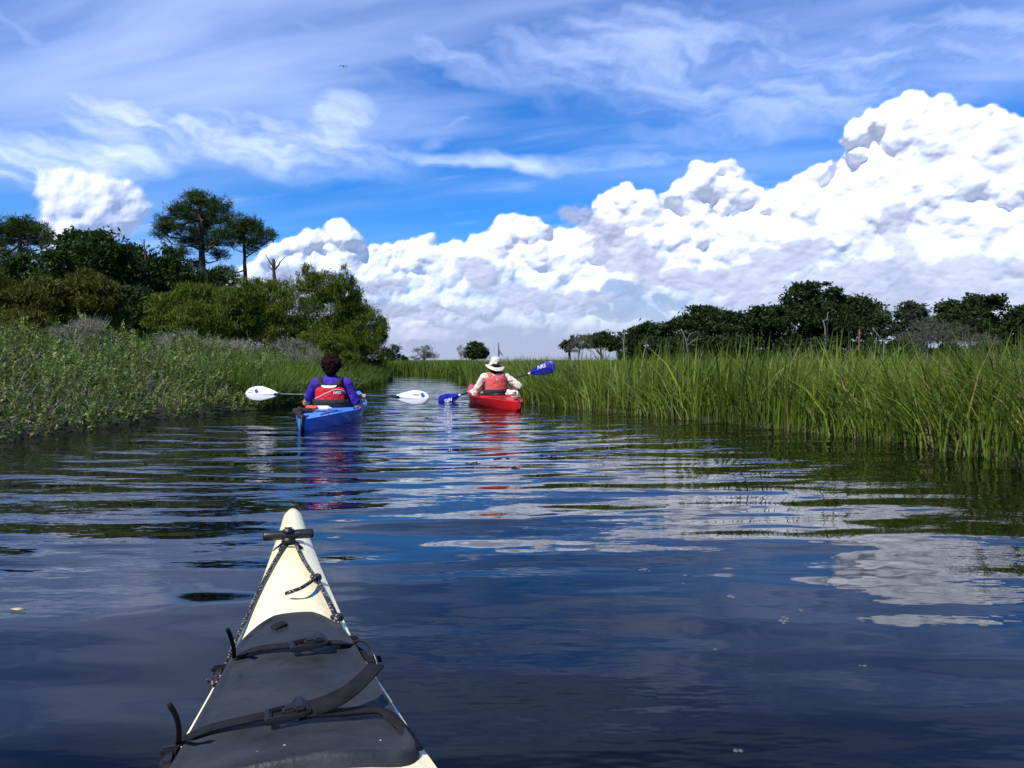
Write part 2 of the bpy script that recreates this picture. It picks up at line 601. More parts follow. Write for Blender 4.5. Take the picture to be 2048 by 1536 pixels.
def ground_z(x, y):
    s = bank_dist(x, y)
    w = .05 * np.sin(x * 1.7 + 2 * np.sin(y * .9)) + .04 * np.sin(y * 2.3 + x)
    return np.where(s > 0, np.minimum(.02 + .16 * s + w * np.minimum(s, 1), .16 + w * .5), np.maximum(-.9, .02 + s * .8))


def principled(name, base, rough=.5, **kw):
    m, g, out = new_mat(name)
    b = g.n('ShaderNodeBsdfPrincipled')
    g.put(b.inputs['Base Color'], base)
    g.put(b.inputs['Roughness'], rough)
    for k, v in kw.items():
        g.put(b.inputs[k], v)
    g.t.links.new(b.outputs[0], out.inputs[0])
    return m, g, b


def bumped(g, b, height, dist=.01, strength=1.0):
    nd = g.n('ShaderNodeBump')
    g.put(nd.inputs['Strength'], strength)
    g.put(nd.inputs['Distance'], dist)
    g.put(nd.inputs['Height'], height)
    g.t.links.new(nd.outputs[0], b.inputs['Normal'])


def build_ground():
    xs = np.concatenate((-np.geomspace(900, 16, 26), np.linspace(-15, 12, 140), np.geomspace(13, 900, 26)))
    ys = np.concatenate((np.linspace(-60, -15, 8), np.linspace(-14, 46, 200), np.geomspace(48, 1500, 30)))
    X, Y = np.meshgrid(xs, ys)
    Z = ground_z(X, Y)
    _, f = grid_faces(np.ones(X.shape, bool))
    me = mesh_np('ground', np.stack((X, Y, Z), 2).reshape(-1, 3), quads=f, smooth=True)
    m, g, b = principled('marsh_soil', (.03, .028, .014), .9)
    P = g.n('ShaderNodeNewGeometry').outputs['Position']
    n1 = g.noise(P, 1.3, 6, .6)
    n2 = g.noise(P, 14, 4, .6)
    c = g.ramp(n1, ((.3, (.018, .014, .008)), (.5, (.035, .036, .012)), (.7, (.055, .060, .018))))
    g.put(b.inputs['Base Color'], g.mix(n2, c, (.03, .032, .012)))
    bumped(g, b, n2, .03)
    link('ground', me, m, kind='structure', label='low muddy marsh ground along the creek', cat='ground')


BLUE_AT = pix(664, 850, 8.9)
RED_AT = pix(990, 815, 11.9)


def build_water():
    xs = np.array([-900, -60, -12, -6, 6, 12, 60, 900.0])
    ys = np.array([-60, -6, 0, 6, 12, 24, 48, 120, 1500.0])
    X, Y = np.meshgrid(xs, ys)
    _, f = grid_faces(np.ones(X.shape, bool))
    me = mesh_np('creek_water', np.stack((X, Y, 0 * X), 2).reshape(-1, 3), quads=f)
    m, g, out = new_mat('creek_water')
    b = g.n('ShaderNodeBsdfPrincipled')
    g.t.links.new(b.outputs[0], out.inputs[0])
    g.put(b.inputs['Roughness'], .0)
    g.put(b.inputs['IOR'], 1.333)
    P = g.n('ShaderNodeNewGeometry').outputs['Position']
    sp = g.n('ShaderNodeSeparateXYZ')
    g.put(sp.inputs[0], P)
    x, y, z = sp.outputs
    g.put(b.inputs['Base Color'], g.mix(g.noise(P, 1.1, 3, .5), (.0008, .0008, .0014), (.0022, .0016, .0014)))

    # slow turbulent warp shared by every wave train
    wn = g.noise(g.vm('MULTIPLY', P, (.55, .9, 1)), 1.0, 2, .5)
    wn2 = g.noise(g.vm('MULTIPLY', P, (1.0, 2.2, 1)), 1.7, 2, .5)

    def rings(cx, cy, lam, amp, r0, r1, phase=0.0, wob=5.0):
        r = g.vm('DISTANCE', g.vm('MULTIPLY', P, (1, 1, 0)), (cx, cy, 0))
        ph = g.m('ADD', g.m('MULTIPLY', r, 2 * PI / lam), g.m('ADD', phase, g.m('MULTIPLY', wn, wob)))
        env = g.m('MULTIPLY', g.ss(r, 0.1, r0), g.ss(r, r1, r1 * .35))
        # patches of the train come and go
        env = g.m('MULTIPLY', env, g.ss(wn2, .28, .72))
        return g.m('MULTIPLY', g.m('MULTIPLY', g.m('SINE', ph), env), amp)

    h = None
    for a in ((BLUE_AT.x + 1.0, BLUE_AT.y + .4, .36, .0038, .4, 8.5), (BLUE_AT.x, BLUE_AT.y + .9, .50, .0056, .5, 9.5, 1.3), (RED_AT.x - .9, RED_AT.y + .6, .42, .0044, .4, 11.0, 2.1),
              (RED_AT.x + .3, RED_AT.y - .8, .60, .0066, .4, 11.5, .4), (BLUE_AT.x - 1.0, BLUE_AT.y + .2, .28, .0018, .3, 4.5, .9)):
        w = rings(*a)
        h = w if h is None else g.m('ADD', h, w)
    # the chop the two paddlers leave: short crests lying across the view
    c1 = g.noise(g.vm('MULTIPLY', P, (.85, 2.7, 1)), 1.05, 1, .4)
    c2 = g.noise(g.vm('MULTIPLY', P, (2.4, 7.0, 1)), 1.6, 3, .5)
    far = g.ss(y, 1.0, 3.2, .45, 1.0)
    out_there = g.ss(y, 14.0, 26.0, 1.0, .25)
    h = g.m('ADD', g.m('MULTIPLY', h, far), g.m('MULTIPLY', g.m('MULTIPLY', c1, .022), g.m('MULTIPLY', far, out_there)))
    near_left = g.m('MULTIPLY', g.ss(x, -.4, -2.2), g.m('MULTIPLY', g.ss(y, 2.0, 3.6), g.ss(y, 10.5, 8.0)))
    fine = g.m('MULTIPLY', c2, g.m('ADD', g.m('MULTIPLY', near_left, .0065), g.m('MULTIPLY', g.ss(y, 5.0, 8.5), .0013)))
    h = g.m('ADD', h, g.m('MULTIPLY', fine, out_there))
    h = g.m('ADD', h, g.m('MULTIPLY', g.noise(g.vm('MULTIPLY', P, (.8, 2.0, 1)), .95, 1, .4), .020))
    # light cat's-paws: patches of tiny wavelets over the larger swell
    c3 = g.noise(g.vm('MULTIPLY', P, (4.0, 10.0, 1)), 1.7, 2, .5)
    h = g.m('ADD', h, g.m('MULTIPLY', g.m('MULTIPLY', c3, .0022), g.ss(g.noise(g.vm('MULTIPLY', P, (.7, 1.1, 1)), .9, 2, .5), .38, .66)))
    bumped(g, b, h, 1.0)
    link('creek_water', me, m, kind='structure', label='calm dark creek water with long ripples', cat='water')


build_ground()
build_water()

# ------------------------------------------------------------------ vegetation
def foliage_material(name, trans=.35, rough=.55, spec=.3, gain=1.0):
    m, g, out = new_mat(name)
    at = g.n('ShaderNodeAttribute', attribute_name='tint')
    b = g.n('ShaderNodeBsdfPrincipled')
    c = at.outputs['Color']
    g.put(b.inputs['Base Color'], c)
    g.put(b.inputs['Roughness'], rough)
    g.put(b.inputs['Specular IOR Level'], spec)
    tl = g.n('ShaderNodeBsdfTranslucent')
    g.put(tl.inputs[0], g.mix(1.0, c, (1.25, 1.25, .7), 'MULTIPLY'))
    mx = g.n('ShaderNodeMixShader')
    mx.inputs[0].default_value = trans
    g.t.links.new(b.outputs[0], mx.inputs[1])
    g.t.links.new(tl.outputs[0], mx.inputs[2])
    g.t.links.new(mx.outputs[0], out.inputs[0])
    return m


M_LEAF = foliage_material('leaf', .30, .6, .12)
M_SHRUB = foliage_material('glossy_leaf', .30, .45, .22)
M_GRASS = foliage_material('grass_blade', .38, .5, .20)
M_NEEDLE = foliage_material('needle', .22, .6, .10)


def bark_material(name, a, b_):
    m, g, b = principled(name, a, .9)
    P = g.n('ShaderNodeTexCoord').outputs['Object']
    n1 = g.noise(g.vm('MULTIPLY', P, (6, 6, 1.4)), 2.0, 5, .65)
    g.put(b.inputs['Base Color'], g.mix(g.ss(n1, .35, .65), a, b_))
    bumped(g, b, n1, .02)
    return m


M_BARK = bark_material('grey_brown_bark', (.035, .026, .019), (.085, .068, .052))
M_DEAD = bark_material('weathered_dead_wood', (.20, .18, .16), (.42, .40, .37))
M_DEADGREY = bark_material('grey_dead_wood', (.09, .085, .075), (.21, .20, .18))
M_DARKDEAD = bark_material('dark_dead_wood', (.016, .012, .010), (.040, .033, .027))
M_RED = bark_material('red_stripped_wood', (.14, .014, .010), (.30, .14, .10))


def unit(v):
    return v / np.maximum(np.linalg.norm(v, axis=1, keepdims=True), 1e-9)


def leaf_arrays(c, length, width, tint, up=.3, r=rng, droop=None):
    """diamond leaves at points c"""
    n = len(c)
    d = r.normal(size=(n, 3))
    d[:, 2] += up
    d = unit(d)
    if droop is not None:
        d = unit(d + np.asarray(droop)[None])
    s = unit(np.cross(d, r.normal(size=(n, 3))))
    L = (length * r.uniform(.65, 1.3, n))[:, None]
    Wd = (width * r.uniform(.7, 1.25, n))[:, None]
    v = np.stack((c - d * L * .5, c + s * Wd * .5 - d * L * .05, c + d * L * .5, c - s * Wd * .5 - d * L * .05), 1).reshape(-1, 3)
    f = np.arange(n * 4).reshape(-1, 4)
    return v, f, np.repeat(tint, 4, 0)


def tint_mix(n, palette, jitter=.18, r=rng, w=None):
    p = np.asarray(palette, np.float64)
    i = r.choice(len(p), n, p=w)
    return np.clip(p[i] * (1 + r.normal(0, jitter, (n, 1))) * (1 + r.normal(0, .05, (n, 3))), .003, .9)


def tube(pts, radii, sides=6):
    """vertices and quads of a tapering tube along a polyline"""
    P = np.asarray(pts, np.float64)
    radii = np.asarray(radii, np.float64)
    t = np.gradient(P, axis=0)
    t = unit(t)
    ref = np.array((0., 0, 1)) if abs(t[:, 2]).mean() < .8 else np.array((1., 0, 0))
    s = unit(np.cross(t, ref))
    u = np.cross(s, t)
    a = np.linspace(0, 2 * PI, sides, endpoint=False)
    V = P[:, None] + radii[:, None, None] * (np.cos(a)[None, :, None] * s[:, None] + np.sin(a)[None, :, None] * u[:, None])
    n = len(P)
    i = np.arange(n - 1)[:, None] * sides
    j = np.arange(sides)[None]
    k = (j + 1) % sides
    f = np.stack((i + j, i + k, i + sides + k, i + sides + j), 2).reshape(-1, 4)
    V = V.reshape(-1, 3)
    # close both ends with degenerate-free fans of quads
    e0, e1 = len(V), len(V) + 1
    V = np.concatenate((V, P[:1], P[-1:]))
    caps = []
    for q in range(0, sides, 2):
        caps.append((e0, (q + 2) % sides, q + 1, q))
        o = (n - 1) * sides
        caps.append((e1, o + q, o + q + 1, o + (q + 2) % sides))
    return V, np.concatenate((f, np.array(caps)))


def join_q(parts):
    V, F, n = [], [], 0
    for v, f in parts:
        V.append(v)
        F.append(f + n)
        n += len(v)
    return np.concatenate(V), np.concatenate(F)


def crooked(p0, p1, n, wob, r):
    p0, p1 = np.asarray(p0, float), np.asarray(p1, float)
    t = np.linspace(0, 1, n)[:, None]
    q = p0 + (p1 - p0) * t
    L = np.linalg.norm(p1 - p0)
    q[1:-1] += r.normal(0, wob * L, (n - 2, 3))
    return q


def lobe_points(lobes, n, r, clumps=26, spread=.22, shell=.62):
    """points gathered in clumps near the surface of ellipsoid lobes (centre, radii)"""
    vol = np.array([max(l[1][0] * l[1][2], 1e-4) for l in lobes])
    cnt = np.maximum((n * vol / vol.sum()).astype(int), 30)
    out, cc = [], []
    for (c, rad), k in zip(lobes, cnt):
        c, rad = np.asarray(c, float), np.asarray(rad, float)
        m = max(int(clumps * math.sqrt(k / max(cnt.max(), 1))), 7)
        d = unit(r.normal(size=(m, 3)))
        cl = d * (shell + (1 - shell) * r.uniform(0, 1, (m, 1)) ** .6)
        pick = r.integers(0, m, k)
        sz = r.uniform(.6, 1.3, m)
        p = cl[pick] + r.normal(0, spread, (k, 3)) * sz[pick][:, None] * np.array((1, 1, .75))
        out.append(c + p * rad)
        cc.append(c + cl * rad)
    return np.concatenate(out), np.concatenate(cc)


def plant(name, label, cat, d, lobes_px, n, leaf, palette, seed, trunk_px=None, trunk_r=.12, limbs=6, group=None, mat=None, bark=None, clumps=26, spread=.22, shell=.62, up=.3, droop=None, weights=None, thick=.8):
    """a tree or bush: lobes and trunk given by where they show at distance d; every plant gets its own trunk and crown"""
    r = np.random.default_rng(seed)
    k = d / FOC
    lobes = []
    for (px, py, rx, ry, *dz) in lobes_px:
        dd = d + (dz[0] if dz else r.uniform(-.5, .5) * rx * k)
        c = pix(px, py, dd)
        lobes.append((tuple(c), (rx * k, max(rx, ry) * k * thick, ry * k)))
    if trunk_px is None:
        cx = np.mean([l[0] for l in lobes_px])
        trunk_px = [(cx, None), (cx, min(l[1] for l in lobes_px) + 10)]
    tp = []
    for i, (px, py) in enumerate(trunk_px):
        if py is None:
            q = pix(px, 700, d)
            q.z = float(ground_z(q.x, q.y)) - .05
        else:
            q = pix(px, py, d)
        tp.append(tuple(q))
    base = Vector(tp[0])
    root = thing(name, label, cat, base, 0, group)
    B = np.array(base)
    if cat == 'tree' and n > 2000:
        n = int(n * 1.6)
    pts, centres = lobe_points(lobes, n, r, clumps, spread, shell)
    pts = pts[pts[:, 2] > B[2] + .05]
    # wood
    tp = np.array(tp)
    path = np.concatenate([crooked(tp[i], tp[i + 1], 5, .012, r)[(0 if i == 0 else 1):] for i in range(len(tp) - 1)])
    rad = np.linspace(trunk_r, trunk_r * .28, len(path))
    wood = [tube(path - B, rad, 8)]
    sel = r.permutation(len(centres))[:limbs]
    for c in centres[sel]:
        below = path[path[:, 2] < c[2] - .02 * (c[2] - B[2])]
        s = below[-1 - r.integers(0, max(1, min(3, len(below))))] if len(below) > 1 else path[1]
        mid = crooked(s, c, 5, .05, r)
        mid[1:-1, 2] += np.linalg.norm(c - s) * .06
        rr = trunk_r * r.uniform(.22, .42)
        wood.append(tube(mid - B, np.linspace(rr, rr * .2, 5), 5))
        for _ in range(2):
            e = c + r.normal(0, .18, 3) * np.linalg.norm(c - s)
            wood.append(tube(crooked(mid[3], e, 3, .05, r) - B, np.linspace(rr * .4, rr * .12, 3), 4))
    v, f = join_q(wood)
    link('trunk', mesh_np('trunk', v, quads=f, smooth=True), bark or M_BARK, root)
    v, f, t = leaf_arrays(pts - B, leaf[0], leaf[1], tint_mix(len(pts), palette, .22, r, weights), up, r, droop)
    link('crown', mesh_np('crown', v, quads=f, attrs={'tint': t}), mat or M_LEAF, root)
    return root


OAK = [(.012, .028, .006), (.019, .042, .008), (.028, .058, .011), (.040, .072, .014)]
OAK_FAR = [(.014, .028, .009), (.020, .038, .011), (.030, .052, .014), (.044, .066, .018)]
FEATHER = [(.058, .096, .009), (.078, .124, .011), (.106, .150, .015), (.118, .136, .018), (.068, .060, .015)]
FEATHER_OLIVE = [(.052, .066, .008), (.072, .088, .010), (.095, .104, .014), (.075, .056, .014)]
GREY = [(.19, .175, .145), (.27, .25, .21), (.13, .135, .085)]


def build_left_trees():
    g1 = 'dark broadleaf trees on the left bank'
    plant('oak_tree', 'dark broadleaf tree with knobbly top right of the leftmost pine', 'tree', 28, [(172, 520, 74, 50), (150, 492, 40, 28), (205, 490, 44, 28), (230, 530, 40, 40), (120, 545, 50, 45), (180, 580, 90, 50)], 9000, (.17, .085), OAK, 11, group=g1, clumps=34)
    plant('oak_tree', 'dark broadleaf tree directly left of the tallest pine, with bare twigs on top', 'tree', 30, [(285, 545, 60, 45), (260, 515, 34, 26), (325, 525, 36, 30), (300, 590, 80, 50), (352, 560, 40, 40)], 7500, (.17, .085), OAK, 12, group=g1, clumps=34)
    plant('oak_tree', 'low dark tree filling in under the tallest pine', 'tree', 33, [(390, 575, 60, 36), (430, 590, 60, 30), (350, 590, 50, 36), (445, 560, 30, 20)], 5500, (.17, .085), OAK, 13, group=g1)
    plant('oak_tree', 'dark tree at the left edge below the flat-topped pine', 'tree', 31, [(20, 560, 70, 46), (70, 540, 46, 34), (-40, 545, 60, 45), (95, 565, 40, 36)], 6000, (.17, .085), OAK, 14, group=g1)
    plant('oak_tree', 'shadowy tree behind the olive feathery bush on the left bank', 'tree', 24, [(250, 610, 70, 36), (200, 620, 60, 40), (285, 640, 40, 36)], 5000, (.15, .08), OAK, 15, group=g1)
    g2 = 'feathery green bushes on the left bank'
    fk = dict(leaf=(.14, .020), group=g2, clumps=80, spread=.15, shell=.45, up=1.3, mat=M_NEEDLE)

    def feather(label, d, lobes, n, seed, pal=FEATHER, **kw):
        a = dict(fk)
        a.update(kw)
        plant('feathery_bush', label, 'bush', d, lobes, int(n * (2.3 if d > 25 else 1.75)), a.pop('leaf'), pal, seed, trunk_r=.05, limbs=10, **a)
    feather('olive feathery bush at the left edge behind the low thicket', 15.0, [(30, 615, 60, 45), (-20, 600, 60, 60), (75, 600, 50, 46), (40, 650, 70, 30)], 14000, 21, FEATHER_OLIVE)
    feather('olive feathery bush second from the left edge', 15.8, [(150, 600, 60, 46), (195, 590, 44, 40), (120, 640, 60, 34), (210, 635, 46, 40), (170, 560, 34, 22)], 15000, 22, FEATHER_OLIVE)
    feather('rounded feathery green bush below the tallest pine', 19.0, [(345, 620, 46, 34), (385, 600, 44, 32), (400, 640, 56, 34), (320, 650, 30, 26)], 13000, 23)
    feather('feathery green bush in front of the smaller pine', 21.0, [(455, 610, 50, 36), (490, 600, 40, 40), (470, 650, 60, 30), (430, 650, 40, 28)], 13000, 24)
    feather('feathery green bush below the broken snag', 24.0, [(545, 600, 44, 40), (580, 610, 40, 50), (520, 640, 50, 40), (560, 660, 56, 36), (520, 580, 30, 26)], 14000, 25)
    feather('tall feathery bush with two spiky tops right of the snag', 26.0, [(640, 580, 40, 40), (615, 560, 20, 32), (684, 565, 24, 36), (660, 620, 56, 44), (690, 600, 36, 44), (640, 670, 50, 44), (690, 680, 50, 50)], 17000, 26)
    feather('large feathery bush ending the left bank above the water', 29.0, [(712, 640, 40, 46), (742, 660, 32, 40), (700, 690, 50, 46), (745, 705, 30, 40), (762, 660, 16, 26), (725, 735, 40, 24), (715, 610, 20, 26)], 15000, 27)
    feather('low feathery bush behind the curly-haired paddler', 22.0, [(630, 690, 40, 30), (665, 700, 40, 36), (690, 725, 36, 28), (640, 725, 40, 20)], 9000, 28)


def pine(label, d, pads, trunk_px, trunk_r, seed, n_tufts, low=()):
    r = np.random.default_rng(seed)
    k = d / FOC
    tp = []
    for (px, py) in trunk_px:
        q = pix(px, 700 if py is None else py, d)
        if py is None:
            q.z = float(ground_z(q.x, q.y)) - .1
        tp.append(tuple(q))
    tp = np.array(tp)
    B = tp[0].copy()
    root = thing('pine_tree', label, 'tree', tuple(B), 0, 'pines on the left bank')
    path = np.concatenate([crooked(tp[i], tp[i + 1], 5, .008, r)[(0 if i == 0 else 1):] for i in range(len(tp) - 1)])
    wood = [tube(path - B, np.linspace(trunk_r, trunk_r * .35, len(path)), 8)]
    tuft = []
    for (px, py, rx, ry) in pads:
        dd = d + r.uniform(-1.0, 1.0) * 2.2
        c = np.array(pix(px, py, dd))
        R3 = np.array((rx * 1.05, max(rx, ry) * .8, ry * 1.15 + 1.5)) * k
        # limb from the trunk, rising
        below = path[path[:, 2] < c[2] - R3[2] * .3]
        s = below[-1] if len(below) else path[-3]
        mid = crooked(s, c - np.array((0, 0, R3[2] * .5)), 5, .03, r)
        mid[1:-1, 2] -= np.linalg.norm(c - s) * .07
        rr = trunk_r * r.uniform(.25, .4)
        wood.append(tube(mid - B, np.linspace(rr, rr * .25, 5), 5))
        m = max(int(n_tufts * rx * ry / sum(p[2] * p[3] for p in pads)), 8)
        dirs = unit(r.normal(size=(m, 3)))
        q = c + dirs * R3 * (r.uniform(.05, 1.0, (m, 1)) ** .5) * r.choice((.75, 1.0, 1.12), (m, 1))
        tuft.append(q)
        for e in q[r.permutation(m)[:5]]:
            wood.append(tube(crooked(mid[3], e, 3, .06, r) - B, np.linspace(rr * .35, rr * .1, 3), 4))
    v, f = join_q(wood)
    link('trunk', mesh_np('trunk', v, quads=f, smooth=True), M_BARK, root)
    q = np.concatenate(tuft)
    nn = 16
    c = np.repeat(q, nn, 0)
    dr = r.normal(size=c.shape)
    dr[:, 2] = dr[:, 2] * .7 + .35
    dr = unit(dr)
    Ln = .30 * d / 42
    c2 = c + dr * Ln * .5 + r.normal(0, .05, c.shape)
    sd = unit(np.cross(dr, r.normal(size=c.shape)))
    w = .028 * d / 42
    V = np.stack((c2 - dr * Ln * .5, c2 + sd * w * .5, c2 + dr * Ln * .5, c2 - sd * w * .5), 1).reshape(-1, 3) - B
    base_t = tint_mix(len(q), [(.022, .046, .008), (.034, .064, .010), (.050, .082, .014)], .2, r)
    t = np.repeat(np.repeat(base_t, nn, 0), 4, 0)
    link('crown', mesh_np('crown', V, quads=np.arange(len(V)).reshape(-1, 4), attrs={'tint': t}), M_NEEDLE, root)


def build_pines():
    pine('tall pine with a broad domed crown above the left bank', 42,
         [(398, 402, 34, 14), (360, 418, 26, 12), (436, 414, 30, 14), (335, 440, 24, 11), (452, 436, 20, 12), (384, 430, 40, 14), (418, 440, 34, 13), (322, 455, 18, 9), (350, 458, 30, 11), (400, 462, 36, 12), (440, 465, 26, 11),
          (318, 470, 14, 7), (380, 482, 34, 11), (425, 486, 32, 11), (360, 505, 26, 10), (440, 510, 22, 9), (395, 530, 20, 9), (370, 545, 20, 9), (452, 552, 22, 9), (425, 570, 22, 10), (390, 380 + 12, 20, 8)],
         [(405, None), (404, 520), (402, 440), (398, 396)], .24, 31, 1350)
    pine('smaller open-crowned pine right of the tallest pine', 44,
         [(492, 444, 28, 11), (470, 456, 20, 9), (512, 456, 20, 9), (486, 462, 30, 11), (520, 470, 16, 8), (474, 478, 22, 9), (500, 484, 26, 9), (538, 468, 13, 8), (545, 474, 7, 7), (455, 470, 14, 8), (530, 484, 12, 6), (462, 490, 12, 5), (448, 542, 22, 8), (505, 500, 14, 6)],
         [(490, None), (490, 540), (488, 490), (490, 440)], .15, 32, 460)
    pine('flat-topped pine at the left edge of the picture', 40,
         [(40, 448, 40, 11), (12, 458, 26, 10), (72, 458, 28, 10), (45, 468, 44, 12), (92, 472, 16, 9), (-18, 464, 26, 10), (20, 482, 26, 9), (76, 484, 24, 9), (98, 486, 12, 7), (50, 500, 14, 6), (-10, 490, 20, 9), (12, 510, 16, 8)],
         [(44, None), (46, 540), (40, 490), (38, 452)], .20, 33, 700)


def snag(name, label, d, lines, radius, mat, seed, base_px, cat='dead tree', group=None):
    """bare wood: polylines in frame pixels at distance d"""
    r = np.random.default_rng(seed)
    q = pix(base_px[0], 700, d)
    B = np.array((q.x, q.y, float(ground_z(q.x, q.y)) - .05))
    root = thing(name, label, cat, tuple(B), 0, group)
    for i, ln in enumerate(lines):
        pts = []
        for (px, py) in ln:
            p = pix(px, 700 if py is None else py, d + (0 if i == 0 else r.uniform(-.3, .3)))
            if py is None:
                p.z = B[2]
            pts.append(tuple(p))
        pts = np.array(pts)
        path = np.concatenate([crooked(pts[j], pts[j + 1], 4, .03, r)[(0 if j == 0 else 1):] for j in range(len(pts) - 1)])
        rr = radius if i == 0 else radius * r.uniform(.3, .5)
        v, f = tube(path - B, np.linspace(rr, rr * (.55 if i == 0 else .2), len(path)), 7)
        link('trunk' if i == 0 else 'limb', mesh_np('trunk' if i == 0 else 'limb', v, quads=f, smooth=True), mat, root)
    return root


def build_snags():
    snag('dead_snag', 'broken dark dead tree with jagged fork right of the smaller pine', 30, [[(548, None), (549, 560), (548, 518)], [(548, 535), (538, 522), (530, 508)], [(549, 540), (560, 524), (571, 512)], [(548, 530), (542, 516)], [(550, 532), (556, 515)], [(548, 545), (535, 530)]], .09, M_DARKDEAD, 41, (548, 0))
    snag('dead_snag', 'thin bare twiggy snag above the dark tree left of the tallest pine', 29, [[(290, None), (291, 520), (288, 478)], [(289, 492), (282, 480), (280, 476)], [(289, 500), (298, 488)], [(290, 515), (302, 505)]], .04, M_BARK, 42, (290, 0))
    snag('dead_snag', 'pale curved dead limb forking in front of the tallest right-bank oak', 56, [[(1652, None), (1650, 655), (1646, 641), (1654, 640), (1656, 624)], [(1646, 641), (1640, 634)], [(1668, 660), (1680, 650)]], .055, M_DEADGREY, 43, (1652, 0))
    snag('dead_snag', 'pale broken snag beside the low oak near the bend', 45, [[(1247, None), (1247, 690), (1250, 664)], [(1247, 685), (1240, 672)], [(1248, 690), (1256, 678)]], .05, M_DEADGREY, 44, (1247, 0))
    snag('dead_snag', 'reddish stripped dead trunk standing in the right marsh', 40, [[(1717, None), (1718, 690), (1719, 658)], [(1718, 672), (1716, 660)]], .06, M_RED, 45, (1717, 0))
    snag('dead_snag', 'cluster of pale arching dead limbs below the round oak', 50, [[(1375, None), (1372, 680), (1362, 658)], [(1372, 684), (1380, 668), (1396, 662)], [(1373, 690), (1390, 680), (1412, 676)], [(1374, 690), (1398, 690)], [(1374, 692), (1402, 668)]], .05, M_DEADGREY, 46, (1375, 0))
    snag('dead_snag', 'slanting grey dead pole leaning in the right marsh', 30, [[(1772, None), (1768, 684), (1745, 656)], [(1768, 682), (1778, 682)]], .03, M_DEADGREY, 47, (1772, 0))


